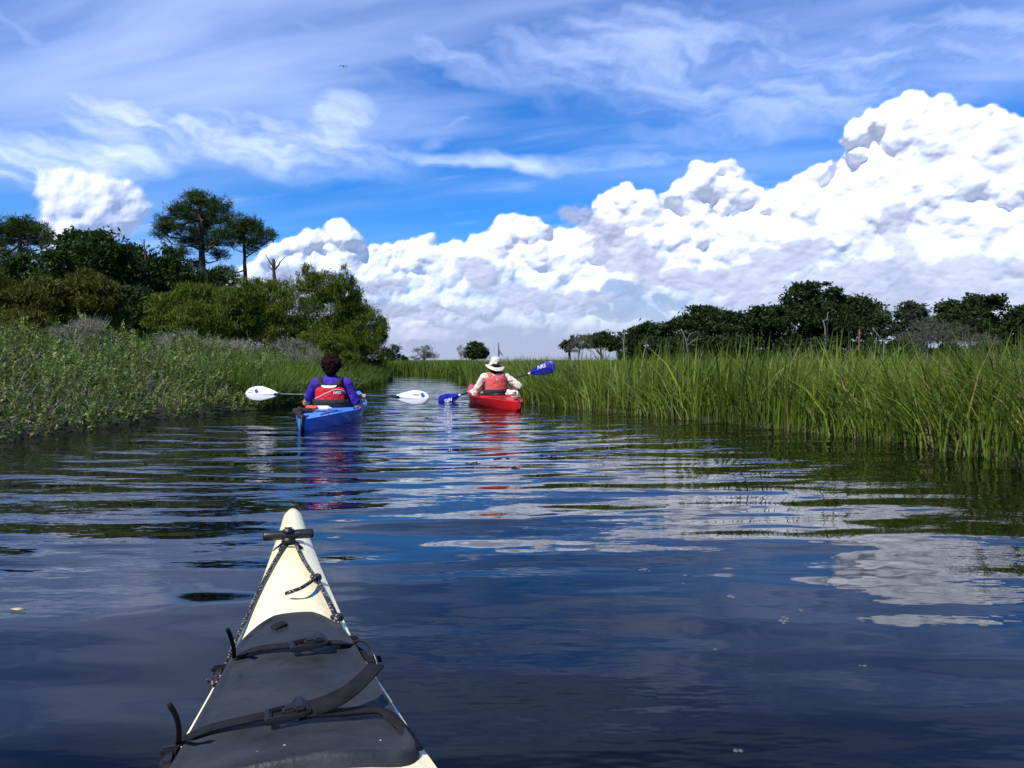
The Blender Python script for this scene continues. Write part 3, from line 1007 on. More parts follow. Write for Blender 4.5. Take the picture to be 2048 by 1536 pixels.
def build_right_trees():
    g3 = 'oaks standing behind the right marsh'
    F = (.30, .16)
    k = dict(group=g3, clumps=30)
    plant('oak_tree', 'low dark oak above the pale snag near the bend', 'tree', 55, [(1300, 665, 34, 22), (1275, 672, 22, 18), (1325, 668, 22, 20), (1300, 688, 50, 16)], 4200, F, OAK_FAR, 51, **k)
    plant('oak_tree', 'round-topped dark oak with pale dead limbs beneath', 'tree', 55, [(1418, 640, 56, 28), (1380, 650, 36, 26), (1455, 648, 34, 26), (1420, 675, 70, 26), (1475, 670, 18, 20)], 8000, F, OAK_FAR, 52, **k)
    plant('oak_tree', 'medium dark oak between the round oak and the tallest oak', 'tree', 58, [(1530, 640, 36, 26), (1510, 655, 22, 20), (1555, 640, 26, 24), (1530, 675, 44, 24)], 5500, F, OAK_FAR, 53, **k)
    plant('oak_tree', 'tallest dark oak rising above the right marsh', 'tree', 60, [(1605, 600, 38, 28), (1640, 580, 34, 17), (1610, 580, 24, 14), (1660, 600, 24, 24), (1600, 640, 46, 34), (1650, 650, 50, 44), (1615, 680, 60, 24)], 9500, F, OAK_FAR, 54, trunk_r=.25, **k)
    plant('oak_tree', 'broad dark oak joined to the right side of the tallest oak', 'tree', 63, [(1700, 620, 50, 28), (1740, 635, 40, 26), (1770, 650, 22, 22), (1710, 660, 70, 36), (1680, 605, 24, 14)], 8500, F, OAK_FAR, 55, **k)
    plant('oak_tree', 'small grey-green tree standing apart between the right oaks', 'tree', 60, [(1822, 622, 24, 20), (1810, 640, 22, 18), (1838, 640, 20, 20), (1820, 665, 34, 24)], 3600, F, [(.04, .055, .03), (.06, .075, .045), (.025, .04, .02)], 56, **k)
    plant('oak_tree', 'wide dark oak near the right edge', 'tree', 58, [(1915, 625, 36, 24), (1955, 606, 36, 18), (1990, 620, 30, 24), (1950, 645, 70, 34), (1895, 650, 26, 30)], 8000, F, OAK_FAR, 57, **k)
    plant('oak_tree', 'dark oak cut by the right edge of the picture', 'tree', 56, [(2050, 640, 34, 26), (2090, 630, 40, 34), (2035, 665, 30, 24)], 4000, F, OAK_FAR, 58, **k)
    plant('oak_tree', 'low dark bush-like tree where the right bank meets the bend', 'tree', 48, [(1205, 678, 26, 14), (1180, 684, 24, 14), (1222, 686, 22, 14)], 2600, (.18, .10), OAK_FAR, 59, **k)
    plant('oak_tree', 'small dark wedge-shaped bush above the blue paddle blade', 'tree', 46, [(1134, 692, 13, 12), (1146, 684, 10, 12)], 1500, (.14, .08), OAK_FAR, 60, **k)
    gg = 'grey bare bushes behind the right marsh'
    for i, (lab, d, lobes, n) in enumerate((
            ('grey bare bush left of the low oaks near the bend', 44, [(1165, 684, 20, 16), (1150, 694, 14, 10)], 1500),
            ('grey-brown bare bush below the small grey-green tree', 46, [(1850, 662, 40, 24), (1880, 660, 34, 26), (1830, 676, 30, 16)], 3200),
            ('grey-brown bare bush left of the wide right oak', 45, [(1925, 672, 40, 18), (1960, 680, 34, 14)], 2200))):
        plant('bare_bush', lab, 'bush', d, lobes, n, (.22, .022), [(.085, .080, .062), (.13, .12, .10), (.06, .07, .035)], 61 + i, group=gg, trunk_r=.05, limbs=12, bark=M_DEADGREY, mat=M_NEEDLE, up=.9)
    # dark understorey between the trunks
    r = np.random.default_rng(70)
    n = 30000
    px = r.uniform(1235, 2150, n)
    d = r.uniform(54, 72, n)
    y = d
    x = (px - 1024) / FOC * d
    z = .1 + r.beta(1.1, 1.4, n) * (2.2 + .5 * np.sin(px / 31.0) + .4 * np.sin(px / 13.0))
    v, f, t = leaf_arrays(np.stack((x, y, z), 1), .34, .2, tint_mix(n, OAK_FAR, .2, r), .2, r)
    link('undergrowth', mesh_np('undergrowth', v, quads=f, attrs={'tint': t}), M_LEAF, kind='stuff', label='dark undergrowth between the right-bank oaks', cat='undergrowth')
    n = 16000
    px = r.uniform(-250, 640, n)
    d = r.uniform(32, 37, n)
    x = (px - 1024) / FOC * d
    z = .2 + r.beta(1.2, 1.5, n) * (3.3 + .5 * np.sin(px / 37.0) + .4 * np.sin(px / 17.0)) * np.interp(px, [-250, 400, 560, 640], [1.1, 1.0, .7, .4])
    v, f, t = leaf_arrays(np.stack((x, d, z), 1), .20, .11, tint_mix(n, OAK, .2, r), .2, r)
    link('undergrowth', mesh_np('undergrowth', v, quads=f, attrs={'tint': t}), M_LEAF, kind='stuff', label='dark undergrowth below the left-bank trees', cat='undergrowth')


def build_far():
    F = (.40, .12)
    plant('small_pine', 'ragged dark small pine beyond the end of the left bank', 'tree', 62, [(785, 700, 14, 12), (776, 712, 16, 10), (792, 714, 10, 8)], 1400, (.26, .06), OAK, 81, group='far trees at the bend')
    plant('small_pine', 'tiny dark bush on the far shore right of the ragged pine', 'bush', 70, [(808, 717, 8, 6)], 350, (.26, .08), OAK, 82, group='far trees at the bend')
    plant('half_dead_pine', 'half-bare far tree with grey twigs and dark lower pads', 'tree', 85, [(848, 703, 20, 12), (836, 714, 12, 6), (862, 712, 12, 6)], 900, (.5, .04), [(.12, .11, .10), (.03, .045, .02), (.03, .045, .02)], 83, group='far trees at the bend', limbs=18, trunk_r=.14, bark=M_DEAD, up=.8)
    plant('cedar_tree', 'dense dark cedar on the far marsh behind the sun hat', 'tree', 75, [(952, 700, 20, 15), (943, 708, 14, 10), (965, 706, 12, 11), (952, 690, 9, 7)], 3000, (.26, .12), OAK_FAR, 84, group='far trees at the bend')
    plant('bare_bush', 'small pale bare bush left of the far cedar', 'bush', 70, [(922, 702, 8, 10)], 300, (.4, .02), GREY, 85, group='far trees at the bend', bark=M_DEAD, limbs=10, trunk_r=.04, up=.9)
    # a moored work boat, only its rig showing over the grass
    d = 160
    c = pix(998, 716, d)
    root = thing('work_boat', 'distant boat beyond the marsh with dark mast and slanting poles', 'boat', (c.x, d, 0))
    mw = principled('boat_white', (.42, .44, .48), .5)[0]
    md = principled('boat_dark_rig', (.02, .02, .022), .6)[0]
    k = d / FOC

    def pole(name, a, b, r0, m):
        pa, pb = pix(*a, d), pix(*b, d)
        v, f = tube(np.array([pa - root.location, pa.lerp(pb, .5) - root.location, pb - root.location]), (r0, r0, r0 * .6), 6)
        link(name, mesh_np(name, v, quads=f), m, root)
    pole('mast', (998, 718), (997, 685), .16, md)
    pole('outrigger', (998, 704), (1007, 712), .09, md)
    pole('outrigger', (997, 698), (1004, 708), .07, md)
    pole('outrigger', (985, 709), (992, 717), .05, mw)
    pole('outrigger', (1011, 708), (1004, 717), .05, mw)
    hb = bmesh.new()
    for (w, l, z0, z1) in ((2.2, 5.5, -.3, .7), (1.3, 1.6, .7, 1.5)):
        vs_ = [hb.verts.new((sx * l, sy * w * .5, z)) for z in (z0, z1) for sx, sy in ((-1, -1), (1, -.7), (1, .7), (-1, 1))]
        for q in ((0, 3, 2, 1), (4, 5, 6, 7), (0, 1, 5, 4), (1, 2, 6, 5), (2, 3, 7, 6), (3, 0, 4, 7)):
            hb.faces.new([vs_[i] for i in q])
    bmesh.ops.bevel(hb, geom=hb.edges[:], offset=.12, segments=2, affect='EDGES')
    me = bpy.data.meshes.new('hull')
    hb.to_mesh(me)
    hb.free()
    link('hull', me, mw, root)


def blades(P, H, lean_dir, lean, width, tint, r, seg=3):
    """grass blades: P (n,3) feet, H heights, lean vectors; each a bending strip of seg quads"""
    n = len(P)
    a = r.uniform(0, PI, n)
    side = np.stack((np.cos(a), np.sin(a), np.zeros(n)), 1)
    V = []
    for i in range(seg + 1):
        t = i / seg
        c = P + np.stack((lean_dir[:, 0] * lean * t ** 2, lean_dir[:, 1] * lean * t ** 2, H * (t - .28 * (lean / H) * t ** 2.5)), 1)
        w = width * (1.0, .95, .7, .10)[i] if seg == 3 else width * (1 - t * .9)
        V.append(c - side * (w * .5)[:, None])
        V.append(c + side * (w * .5)[:, None])
    V = np.stack(V, 1)
    k = (seg + 1) * 2
    o = np.arange(n)[:, None] * k
    F = np.concatenate([np.stack((o + 2 * i, o + 2 * i + 1, o + 2 * i + 3, o + 2 * i + 2), 2).reshape(-1, 4) for i in range(seg)])
    return V.reshape(-1, 3), F, np.repeat(tint, k, 0)


GRASS = [(.070, .120, .012), (.108, .168, .017), (.150, .210, .025), (.195, .235, .046), (.27, .23, .10)]


def sedge(name, label, X, Y, h0, r, width, pal_w=(.22, .27, .24, .17, .10), lean_amt=.40, out_bias=None, pal=GRASS, seg=3):
    n = len(X)
    Z = np.maximum(ground_z(X, Y), -.12)
    H = h0 * r.uniform(.60, 1.10, n) - Z
    # tussock lean: neighbours lean together
    ph = 2.2 * np.sin(X * 1.9 + 1.3 * np.sin(Y * 1.1)) + 1.7 * np.sin(Y * 2.3) + r.normal(0, .9, n)
    dirv = np.stack((np.cos(ph), np.sin(ph)), 1)
    if out_bias is not None:
        dirv = dirv + out_bias
    dirv = dirv / np.maximum(np.linalg.norm(dirv, axis=1, keepdims=True), .2)
    lean = np.abs(r.normal(lean_amt, .22, n)) * H
    wild = r.uniform(0, 1, n) < .12
    lean = np.where(wild, lean * 2.2, lean)
    v, f, t = blades(np.stack((X, Y, Z), 1), H, dirv, lean, width * r.uniform(.7, 1.5, n), tint_mix(n, pal, .2, r, pal_w), r, seg)
    link(name, mesh_np(name, v, quads=f, attrs={'tint': t}), M_GRASS, kind='stuff', label=label, cat='grass')


def build_marsh():
    r = np.random.default_rng(90)
    # --- right bank, the edge that hangs over the water
    n = 46000
    X, Y = r.uniform(-1.6, 9.5, n * 4), r.uniform(2.5, 25, n * 4)
    s = bank_dist(X, Y)
    right = X > np.interp(Y, [-14, 3, 6, 8, 11, 16, 24], [-.2, -.2, -.5, -.6, -1.0, -2.0, -2.6])
    p = np.where(s < .25, 1.0, np.where(s < 1.3, .85, np.where(s < 2.6, .40, .13))) * (s > -.12) * (s < 6)
    p = p * np.clip(8.5 / np.hypot(X, Y), .35, 1.2)
    ok = right & (r.uniform(0, 1, len(X)) < p)
    X, Y = X[ok][:n], Y[ok][:n]
    s = bank_dist(X, Y)
    top = np.interp(Y, [3, 6, 9, 13, 24], [.93, .90, .84, .78, .74]) * (1 + .07 * np.sin(X * 2.1 + Y * 1.3) + .05 * np.sin(X * 5.0 - Y * 3.1))
    bias = np.where((s < .5)[:, None], np.array((-.9, -.35))[None], np.array((-.25, -.05))[None])
    sedge('marsh_grass', 'tall green cordgrass lining the right bank of the creek', X, Y, top * np.where(s < .3, r.uniform(.55, 1.0, len(X)), 1.0), r, .0118, out_bias=bias)
    # broad-bladed taller shoots near the right edge
    n = 1100
    Y = r.uniform(3.6, 11, n)
    X = np.interp(Y, [3, 5.4, 6.1, 7, 8.1, 10, 11.5], [4.35, 3.82, 3.62, 3.26, 2.66, 1.58, .7]) + np.abs(r.normal(.15, .9, n))
    sedge('marsh_grass', 'broad-bladed taller shoots standing out of the right-bank grass', X, Y, np.full(n, 1.0), r, .020, lean_amt=.22, pal_w=(.3, .35, .2, .1, .05))
    # stray tall stems with seed heads
    n = 260
    Y = r.uniform(4.5, 16, n)
    X = np.interp(Y, [3, 5.4, 6.1, 7, 8.1, 10, 11.5, 16], [4.35, 3.82, 3.62, 3.26, 2.66, 1.58, .7, -.4]) + r.uniform(.4, 4.5, n)
    sedge('marsh_grass', 'scattered dry tan stems rising above the right-bank grass', X, Y, np.full(n, 1.16), r, .006, lean_amt=.16, pal=[(.24, .20, .11), (.16, .17, .06)], pal_w=(.6, .4))
    # --- the marsh plain behind
    n = 52000
    Y = 9 + 95 * r.uniform(0, 1, n) ** 1.5
    X = r.uniform(-.55, .85, n) * Y
    s = bank_dist(X, Y)
    left = X < np.interp(Y, [9, 24, 33, 40, 60, 104], [-1.2, -2.6, -4, -14, -22, -30])
    ok = (s > -.25) & ~left & ~((Y < 22) & (s < 2))
    X, Y = X[ok], Y[ok]
    wd = .011 * np.clip(Y / 8, 1, 5)
    sedge('marsh_grass', 'green marsh grass plain stretching back to the far trees', X, Y, (np.interp(Y, [9, 20, 40, 104], [.90, .80, .76, .80]) * (1 + .08 * np.sin(X * .9 + 1.2 * np.sin(Y * .4)))), r, wd, lean_amt=.25, pal_w=(.22, .28, .25, .17, .08), seg=2)
    # far shore edge at the bend, thick
    n = 9000
    t = r.uniform(0, 1, n)
    Xe = np.interp(t, [0, .35, .6, .8, 1], [-14, -8, -5, -2.3, -1.35])
    Ye = np.interp(Xe, [-14, -12, -5, -2.3, -1.35], [41.6, 41.5, 38.8, 32.5, 24])
    X, Y = Xe + np.abs(r.normal(0, .5, n)) - .25, Ye + np.abs(r.normal(0, 1.0, n)) - .45
    sedge('marsh_grass', 'bright green grass edge on the far shore at the bend', X, Y, np.full(n, .72), r, .035, lean_amt=.22, pal=[(.075, .13, .018), (.10, .165, .022), (.14, .20, .03), (.09, .12, .02)], pal_w=(.25, .35, .25, .15))
    # --- left bank grass beside the blue kayak
    n = 5200
    Y = r.uniform(10.9, 15.0, n)
    X = np.interp(Y, [9.8, 11.3, 13.4, 16], [-4.09, -3.66, -3.45, -3.6]) - np.abs(r.normal(.25, .55, n)) + .06
    sedge('marsh_grass', 'bright green grass on the left bank behind the white paddle blade', X, Y, np.interp(bank_dist(X, Y), [0, .8, 2], [.55, .85, 1.0]), r, .012, lean_amt=.28, out_bias=np.array((.35, -.15)), pal=[(.06, .13, .015), (.09, .17, .02), (.13, .20, .03), (.15, .19, .045)], pal_w=(.25, .3, .28, .17))
    n = 6500
    Y = r.uniform(14.5, 30.5, n)
    X = np.interp(Y, [13.4, 19.4, 29.5, 31], [-3.45, -3.85, -4.9, -5.6]) - np.abs(r.normal(.1, .9, n)) + .15
    sedge('marsh_grass', 'darker rank grass fringing the left bank below the tall bushes', X, Y, np.interp(bank_dist(X, Y), [0, .8, 2], [.45, .75, .9]), r, .026, lean_amt=.4, out_bias=np.array((.4, -.15)), pal=[(.045, .085, .012), (.07, .12, .016), (.10, .13, .025)], pal_w=(.45, .35, .2))


def build_thicket():
    """the low leafy thicket that hangs over the water on the left"""
    r = np.random.default_rng(95)
    n = 380000
    X, Y = r.uniform(-13, -3.2, n), r.uniform(4.2, 18, n)
    s = bank_dist(X, Y)

    def crest(x, y, s):
        h = np.interp(s, [0, .35, 1.0, 2.0, 3.5, 7], [.24, .52, .84, 1.10, 1.24, 1.32])
        h = h * np.interp(y, [4, 8, 11, 14, 18], [.98, 1.0, .95, .88, .95])
        return h * (1 + .26 * perlin2(x * .9 + 3, y * .9, 5) + .16 * perlin2(x * 2.3, y * 2.3 + 7, 6))
    with np.errstate(over='ignore'):
        h = crest(X, Y, s)
        clump = perlin2(X * 1.6 + 9, Y * 1.6, 8) + .6 * perlin2(X * 4.1, Y * 4.1, 9)
    keep = (s > -.22) & (s < 6) & (r.uniform(0, 1, n) < np.interp(s, [-.22, 0, 1, 3, 6], [.30, .85, .75, .42, .16]) * np.clip(.75 + .7 * clump, .12, 1.15))
    X, Y, s, h, clump = X[keep], Y[keep], s[keep], h[keep], clump[keep]
    n = len(X)
    m = 13500                                            # leafy sprigs, each a twig set with leaves
    pick = r.permutation(n)[:m]
    X, Y, s, h, clump = X[pick], Y[pick], s[pick], h[pick], clump[pick]
    top = r.uniform(0, 1, m) ** .34                      # most of them end near the surface of the canopy
    Z = .02 + (h - .10) * top * (1 + .12 * clump)
    Z = np.where(s < 0, r.uniform(.0, .22, m), np.maximum(Z, .02))
    foot = np.stack((X, Y, Z), 1)
    gx = np.where(s < 1.2, .55, .15)                      # at the edge they lean out over the water
    ax = unit(np.stack((r.normal(0, .45, m) + gx, r.normal(0, .45, m) - gx * .6, np.full(m, .85)), 1))
    ln = r.uniform(.10, .24, m)
    k = 12
    t = (np.arange(k) + .6) / k
    C = (foot[:, None] + ax[:, None] * (ln[:, None] * t[None])[..., None]).reshape(-1, 3)
    side = unit(np.cross(np.repeat(ax, k, 0), r.normal(size=(m * k, 3))))
    dirv = unit(side * .85 + np.repeat(ax, k, 0) * .55 + np.array((0, 0, .15)))
    L = np.repeat(r.uniform(.038, .062, m), k)[:, None] * r.uniform(.7, 1.15, (m * k, 1)) * np.tile(1.15 - .55 * t, m)[:, None]
    wv = unit(np.cross(dirv, np.repeat(ax, k, 0) + r.normal(0, .3, (m * k, 3)))) * L * .22
    v = np.stack((C, C + dirv * L * .55 + wv, C + dirv * L * 1.1, C + dirv * L * .55 - wv), 1).reshape(-1, 3)
    pal = [(.052, .094, .014), (.084, .138, .021), (.125, .182, .032), (.175, .215, .055), (.20, .18, .07)]
    t0 = tint_mix(m, pal, .16, r, (.24, .32, .25, .15, .04)) * (1 + .22 * np.clip(clump, -1, 1))[:, None]
    t = np.repeat(np.clip(np.repeat(t0, k, 0) * r.uniform(.8, 1.2, (m * k, 1)), .004, .6), 4, 0)
    f = np.arange(len(v)).reshape(-1, 4)
    n = m * k
    link('shrubbery', mesh_np('shrubbery', v, quads=f, attrs={'tint': t}), M_SHRUB, kind='stuff', label='low leafy green thicket overhanging the water on the left bank', cat='shrubs')
    # the twigs that show through it, grey and leaning
    m = 14000
    X, Y = r.uniform(-10, -3.3, m), r.uniform(4.6, 16, m)
    s = bank_dist(X, Y)
    k = (s > -.1) & (s < 3.5)
    X, Y, s = X[k], Y[k], s[k]
    with np.errstate(over='ignore'):
        h = crest(X, Y, s)
    m = len(X)
    Z = r.uniform(.0, .85, m) * h
    P = np.stack((X, Y, Z), 1)
    a = r.normal(.4, 1.0, m)
    tt = tint_mix(m, [(.16, .14, .11), (.10, .085, .06), (.26, .24, .20)], .2, r)
    v, f, tt = blades(P, r.uniform(.12, .34, m), np.stack((np.cos(a), np.sin(a)), 1), r.uniform(.05, .4, m), np.full(m, .0065), tt, r)
    link('twigs', mesh_np('twigs', v, quads=f, attrs={'tint': tt}), M_NEEDLE, kind='stuff', label='grey twigs showing through the left-bank thicket', cat='twigs')
    g = 'grey dead bushes on the left bank'
    for i, (lab, d, lobes, n) in enumerate((
            ('grey dead twiggy bush on top of the thicket right of its middle', 13.5, [(350, 682, 34, 18), (375, 676, 20, 14)], 900),
            ('grey dead twiggy bush crowning the thicket at its highest point', 10.5, [(180, 652, 34, 14), (120, 664, 24, 10)], 700),
            ('large grey dead bush beside the curly-haired paddler', 15.0, [(600, 705, 34, 22), (622, 728, 22, 22), (575, 690, 24, 14)], 1600),
            ('faint grey dead bush between the two larger dead ones', 14.5, [(480, 694, 40, 12), (430, 688, 24, 10)], 700))):
        plant('dead_bush', lab, 'bush', d, lobes, n, (.20, .006), GREY, 101 + i, group=g, trunk_r=.016, limbs=22, bark=M_DEAD, mat=M_NEEDLE, up=1.0)
    # a few dry branches trailing into the water
    for i, (px, py, qx, qy, d, lab) in enumerate(((300, 800, 332, 822, 9.4, 'dry arching branch hanging over the water below the thicket'), (0, 846, 90, 852, 7.2, 'pale dry branch trailing at the left edge of the water'), (355, 806, 420, 800, 9.9, 'long bare twig pointing along the bank from the thicket'))):
        p0, p1 = pix(px, py, d + .15), pix(qx, qy, d)
        B = Vector((p0.x, p0.y, p0.z))
        pts = crooked(p0, p1, 6, .05, r)
        pts[1:-1, 2] += .06
        v, f = tube(pts - np.array(B), np.linspace(.012, .004, 6), 6)
        v2, f2 = tube(crooked(pts[2], pts[2] + np.array((.22, -.1, -.10)), 4, .05, r) - np.array(B), np.linspace(.006, .002, 4), 5)
        v, f = join_q([(v, f), (v2, f2)])
        link('dry_branch', mesh_np('dry_branch', v, quads=f, smooth=True), M_DEAD, label=lab, cat='branch', loc=B)


build_left_trees()
build_pines()
build_snags()
build_right_trees()
build_far()
build_marsh()
build_thicket()

# ------------------------------------------------------------------ boats, people, gear
def plastic(name, base, rough=.32, scuff=.25, spec=.5):
    m, g, b = principled(name, base, rough)
    P = g.n('ShaderNodeTexCoord').outputs['Object']
    n = g.noise(P, 9, 5, .6)
    n2 = g.noise(P, 60, 3, .6)
    g.put(b.inputs['Base Color'], g.mix(g.m('MULTIPLY', g.ss(n, .45, .75), scuff), base, tuple(min(1, c * .62 + .02) for c in base)))
    g.put(b.inputs['Roughness'], g.ss(n, .3, .7, rough * .8, min(1, rough * 1.5)))
    g.put(b.inputs['Specular IOR Level'], spec)
    bumped(g, b, n2, .0012)
    return m


def cloth(name, base, rough=.85):
    m, g, b = principled(name, base, rough)
    P = g.n('ShaderNodeTexCoord').outputs['Object']
    n = g.noise(P, 11, 4, .6)
    g.put(b.inputs['Base Color'], g.mix(g.ss(n, .35, .7, 0, .35), base, tuple(c * .6 for c in base)))
    bumped(g, b, g.noise(P, 22, 3, .5), .018)
    return m


M_BLACK = plastic('black_plastic', (.012, .012, .013), .38, .2)
def _webbing():
    m, g, b = principled('black_webbing', (.012, .012, .013), .8)
    P = g.n('ShaderNodeTexCoord').outputs['Object']
    w = g.m('SINE', g.m('MULTIPLY', g.vm('DOT_PRODUCT', P, (1.0, .55, .3)), 2600.0))
    n = g.noise(P, 60, 4, .6)
    g.put(b.inputs['Base Color'], g.mix(g.m('MULTIPLY', g.ss(w, -.2, 1.0), g.ss(n, .3, .7)), (.007, .007, .008), (.030, .030, .033)))
    g.put(b.inputs['Specular IOR Level'], .25)
    bumped(g, b, w, .0006)
    return m


M_WEB = _webbing()
M_SKIN = cloth('skin', (.50, .25, .15), .55)
M_SKIN_PALE = cloth('pale_skin', (.52, .28, .20), .55)
M_HAIR = principled('dark_brown_hair', (.012, .005, .004), .8, **{'Specular IOR Level': .08})[0]
M_WHITE = plastic('white_plastic', (.80, .82, .84), .35, .12)
M_WHITEINK = principled('white_print', (.85, .85, .85), .5)[0]
M_GREYINK = principled('grey_print', (.20, .22, .25), .5)[0]
M_BLUEINK = principled('blue_print', (.02, .11, .50), .5)[0]


def bm_obj(name, bm, mat, parent, smooth=True, **kw):
    me = bpy.data.meshes.new(name)
    bmesh.ops.recalc_face_normals(bm, faces=bm.faces[:])
    bm.to_mesh(me)
    bm.free()
    if smooth:
        me.polygons.foreach_set('use_smooth', np.ones(len(me.polygons), bool))
    return link(name, me, mat, parent, **kw)


def np_obj(name, parts, mat, parent=None, smooth=True, **kw):
    v, f = join_q(parts)
    return link(name, mesh_np(name, v, quads=f, smooth=smooth), mat, parent, **kw)


def box_bm(bm, size, centre=(0, 0, 0), bevel=.003, rot=None):
    r = bmesh.ops.create_cube(bm, size=1.0)
    vs_ = r['verts']
    for v in vs_:
        v.co = Vector((v.co.x * size[0], v.co.y * size[1], v.co.z * size[2]))
    if bevel:
        es = list({e for v in vs_ for e in v.link_edges})
        out = bmesh.ops.bevel(bm, geom=es, offset=bevel, segments=2, affect='EDGES', clamp_overlap=True)
        vs_ = list({v for f in out['faces'] for v in f.verts} | {v for v in vs_ if v.is_valid})
    M = Matrix.Translation(Vector(centre)) @ (rot.to_matrix().to_4x4() if rot is not None else Matrix())
    bmesh.ops.transform(bm, matrix=M, verts=vs_)


def ribbon(pts, width, thick, ups):
    """webbing: a flat band along points, lying square to its up vectors"""
    P, U = np.array([tuple(p) for p in pts], float), unit(np.array([tuple(u) for u in ups], float))
    T = unit(np.gradient(P, axis=0))
    S = unit(np.cross(T, U))
    U = np.cross(S, T)
    V = np.stack((P - S * width / 2 - U * thick / 2, P + S * width / 2 - U * thick / 2, P + S * width / 2 + U * thick / 2, P - S * width / 2 + U * thick / 2), 1).reshape(-1, 3)
    n = len(P)
    f = [(i * 4 + a, i * 4 + (a + 1) % 4, i * 4 + 4 + (a + 1) % 4, i * 4 + 4 + a) for i in range(n - 1) for a in range(4)]
    f += [(3, 2, 1, 0), ((n - 1) * 4, (n - 1) * 4 + 1, (n - 1) * 4 + 2, (n - 1) * 4 + 3)]
    return V, np.array(f)


def smooth_path(pts, n):
    """Catmull-Rom through points"""
    P = np.array([tuple(p) for p in pts], float)
    P = np.concatenate((2 * P[:1] - P[1:2], P, 2 * P[-1:] - P[-2:-1]))
    out = []
    m = len(P) - 3
    for i in range(n):
        u = i / (n - 1) * m
        k = min(int(u), m - 1)
        t = u - k
        a, b, c, d = P[k:k + 4]
        out.append(.5 * ((2 * b) + (c - a) * t + (2 * a - 5 * b + 4 * c - d) * t * t + (3 * b - 3 * c + d - a) * t ** 3))
    return np.array(out)


class Hull:
    """lofted kayak: tables of half-beam, sheer, keel and deck camber along local y"""

    def __init__(self, tab, cockpit=None):
        t = np.array(tab, float)
        t = t[np.argsort(t[:, 0])]
        self.t, self.cp = t, cockpit
        self.y0, self.y1 = t[0, 0], t[-1, 0]

    def at(self, y):
        return [np.interp(y, self.t[:, 0], self.t[:, i]) for i in (1, 2, 3, 4)]

    def z(self, x, y):
        b, s, k, c = self.at(y)
        return s + c * (1 - np.clip(np.abs(x) / np.maximum(b, 1e-3), 0, 1) ** 2.2)

    def hole(self, y):
        if not self.cp:
            return 0.0
        yc, hl, hw = self.cp
        q = 1 - ((y - yc) / hl) ** 2
        return hw * math.sqrt(q) if q > 0 else 0.0

    def build(self, parent, m_hull, m_deck, n=90, sides=10):
        ys = np.linspace(self.y0, self.y1, n)
        if self.cp:
            yc, hl, hw = self.cp
            ys = np.sort(np.concatenate((ys, yc - hl + np.array((.0, .003, .012, .03)), yc + hl - np.array((.0, .003, .012, .03)))))
        n = len(ys)
        # smooth the tables a little so the plan has no corners
        V, D = [], []
        for y in ys:
            b, s, k, c = self.at(y)
            th = np.linspace(0, PI / 2, sides)
            hx = b * (np.cos(th) ** .55) * (1 - .10 * np.sin(2 * th))
            hz = s + (k - s) * np.sin(th) ** 1.15
            V.append(np.concatenate((np.stack((hx, np.full(sides, y), hz), 1), np.stack((-hx[::-1], np.full(sides, y), hz[::-1]), 1)[1:])))
            h = self.hole(y)
            u = np.linspace(0, 1, 9)
            x = b * (1 - u) + h * u
            D.append((np.stack((x, np.full(9, y), self.z(x, y)), 1), np.stack((-x, np.full(9, y), self.z(x, y)), 1)))
        w = V[0].shape[0]
        hv = np.concatenate(V)
        i, j = np.meshgrid(np.arange(n - 1), np.arange(w - 1), indexing='ij')
        f = np.stack((i * w + j, i * w + j + 1, (i + 1) * w + j + 1, (i + 1) * w + j), 2).reshape(-1, 4)
        link('hull', mesh_np('hull', hv, quads=f, smooth=True), m_hull, parent)
        parts = []
        for sd in (0, 1):
            dv = np.concatenate([d[sd] for d in D])
            i, j = np.meshgrid(np.arange(n - 1), np.arange(8), indexing='ij')
            q = np.stack((i * 9 + j, i * 9 + j + 1, (i + 1) * 9 + j + 1, (i + 1) * 9 + j), 2).reshape(-1, 4)
            parts.append((dv, q if sd else q[:, ::-1]))
        np_obj('deck', parts, m_deck, parent)
        # end plates
        for idx in (0, n - 1):
            ring = np.concatenate((V[idx], D[idx][1], D[idx][0][::-1]))
            c = ring.mean(0)
            m = len(ring)
            rv = np.concatenate((ring, c[None]))
            ff = [(m, a, (a + 1) % m, (a + 2) % m) for a in range(0, m - 1, 2)]
            np_obj('end_cap', [(rv, np.array(ff))], m_hull, parent, smooth=False)


# ---- the kayak the picture is taken from
FK_TAB = [(2.118, .004, .300, .20, .006), (2.10, .014, .306, .16, .010), (2.05, .0225, .307, .10, .014), (1.91, .031, .300, .03, .018), (1.576, .056, .286, -.04, .020), (1.30, .081, .274, -.07, .020), (1.21, .090, .270, -.075, .020), (1.04, .117, .262, -.09, .020),
          (.90, .141, .255, -.10, .022), (.60, .20, .245, -.11, .03), (.2, .25, .24, -.12, .04), (-.4, .275, .235, -.12, .03), (-1.2, .24, .235, -.11, .02), (-2.0, .13, .26, -.05, .02), (-2.5, .01, .30, .15, .01)]
FK = Hull(FK_TAB, (-.35, .42, .20))
FK_ROT = R(16.6)


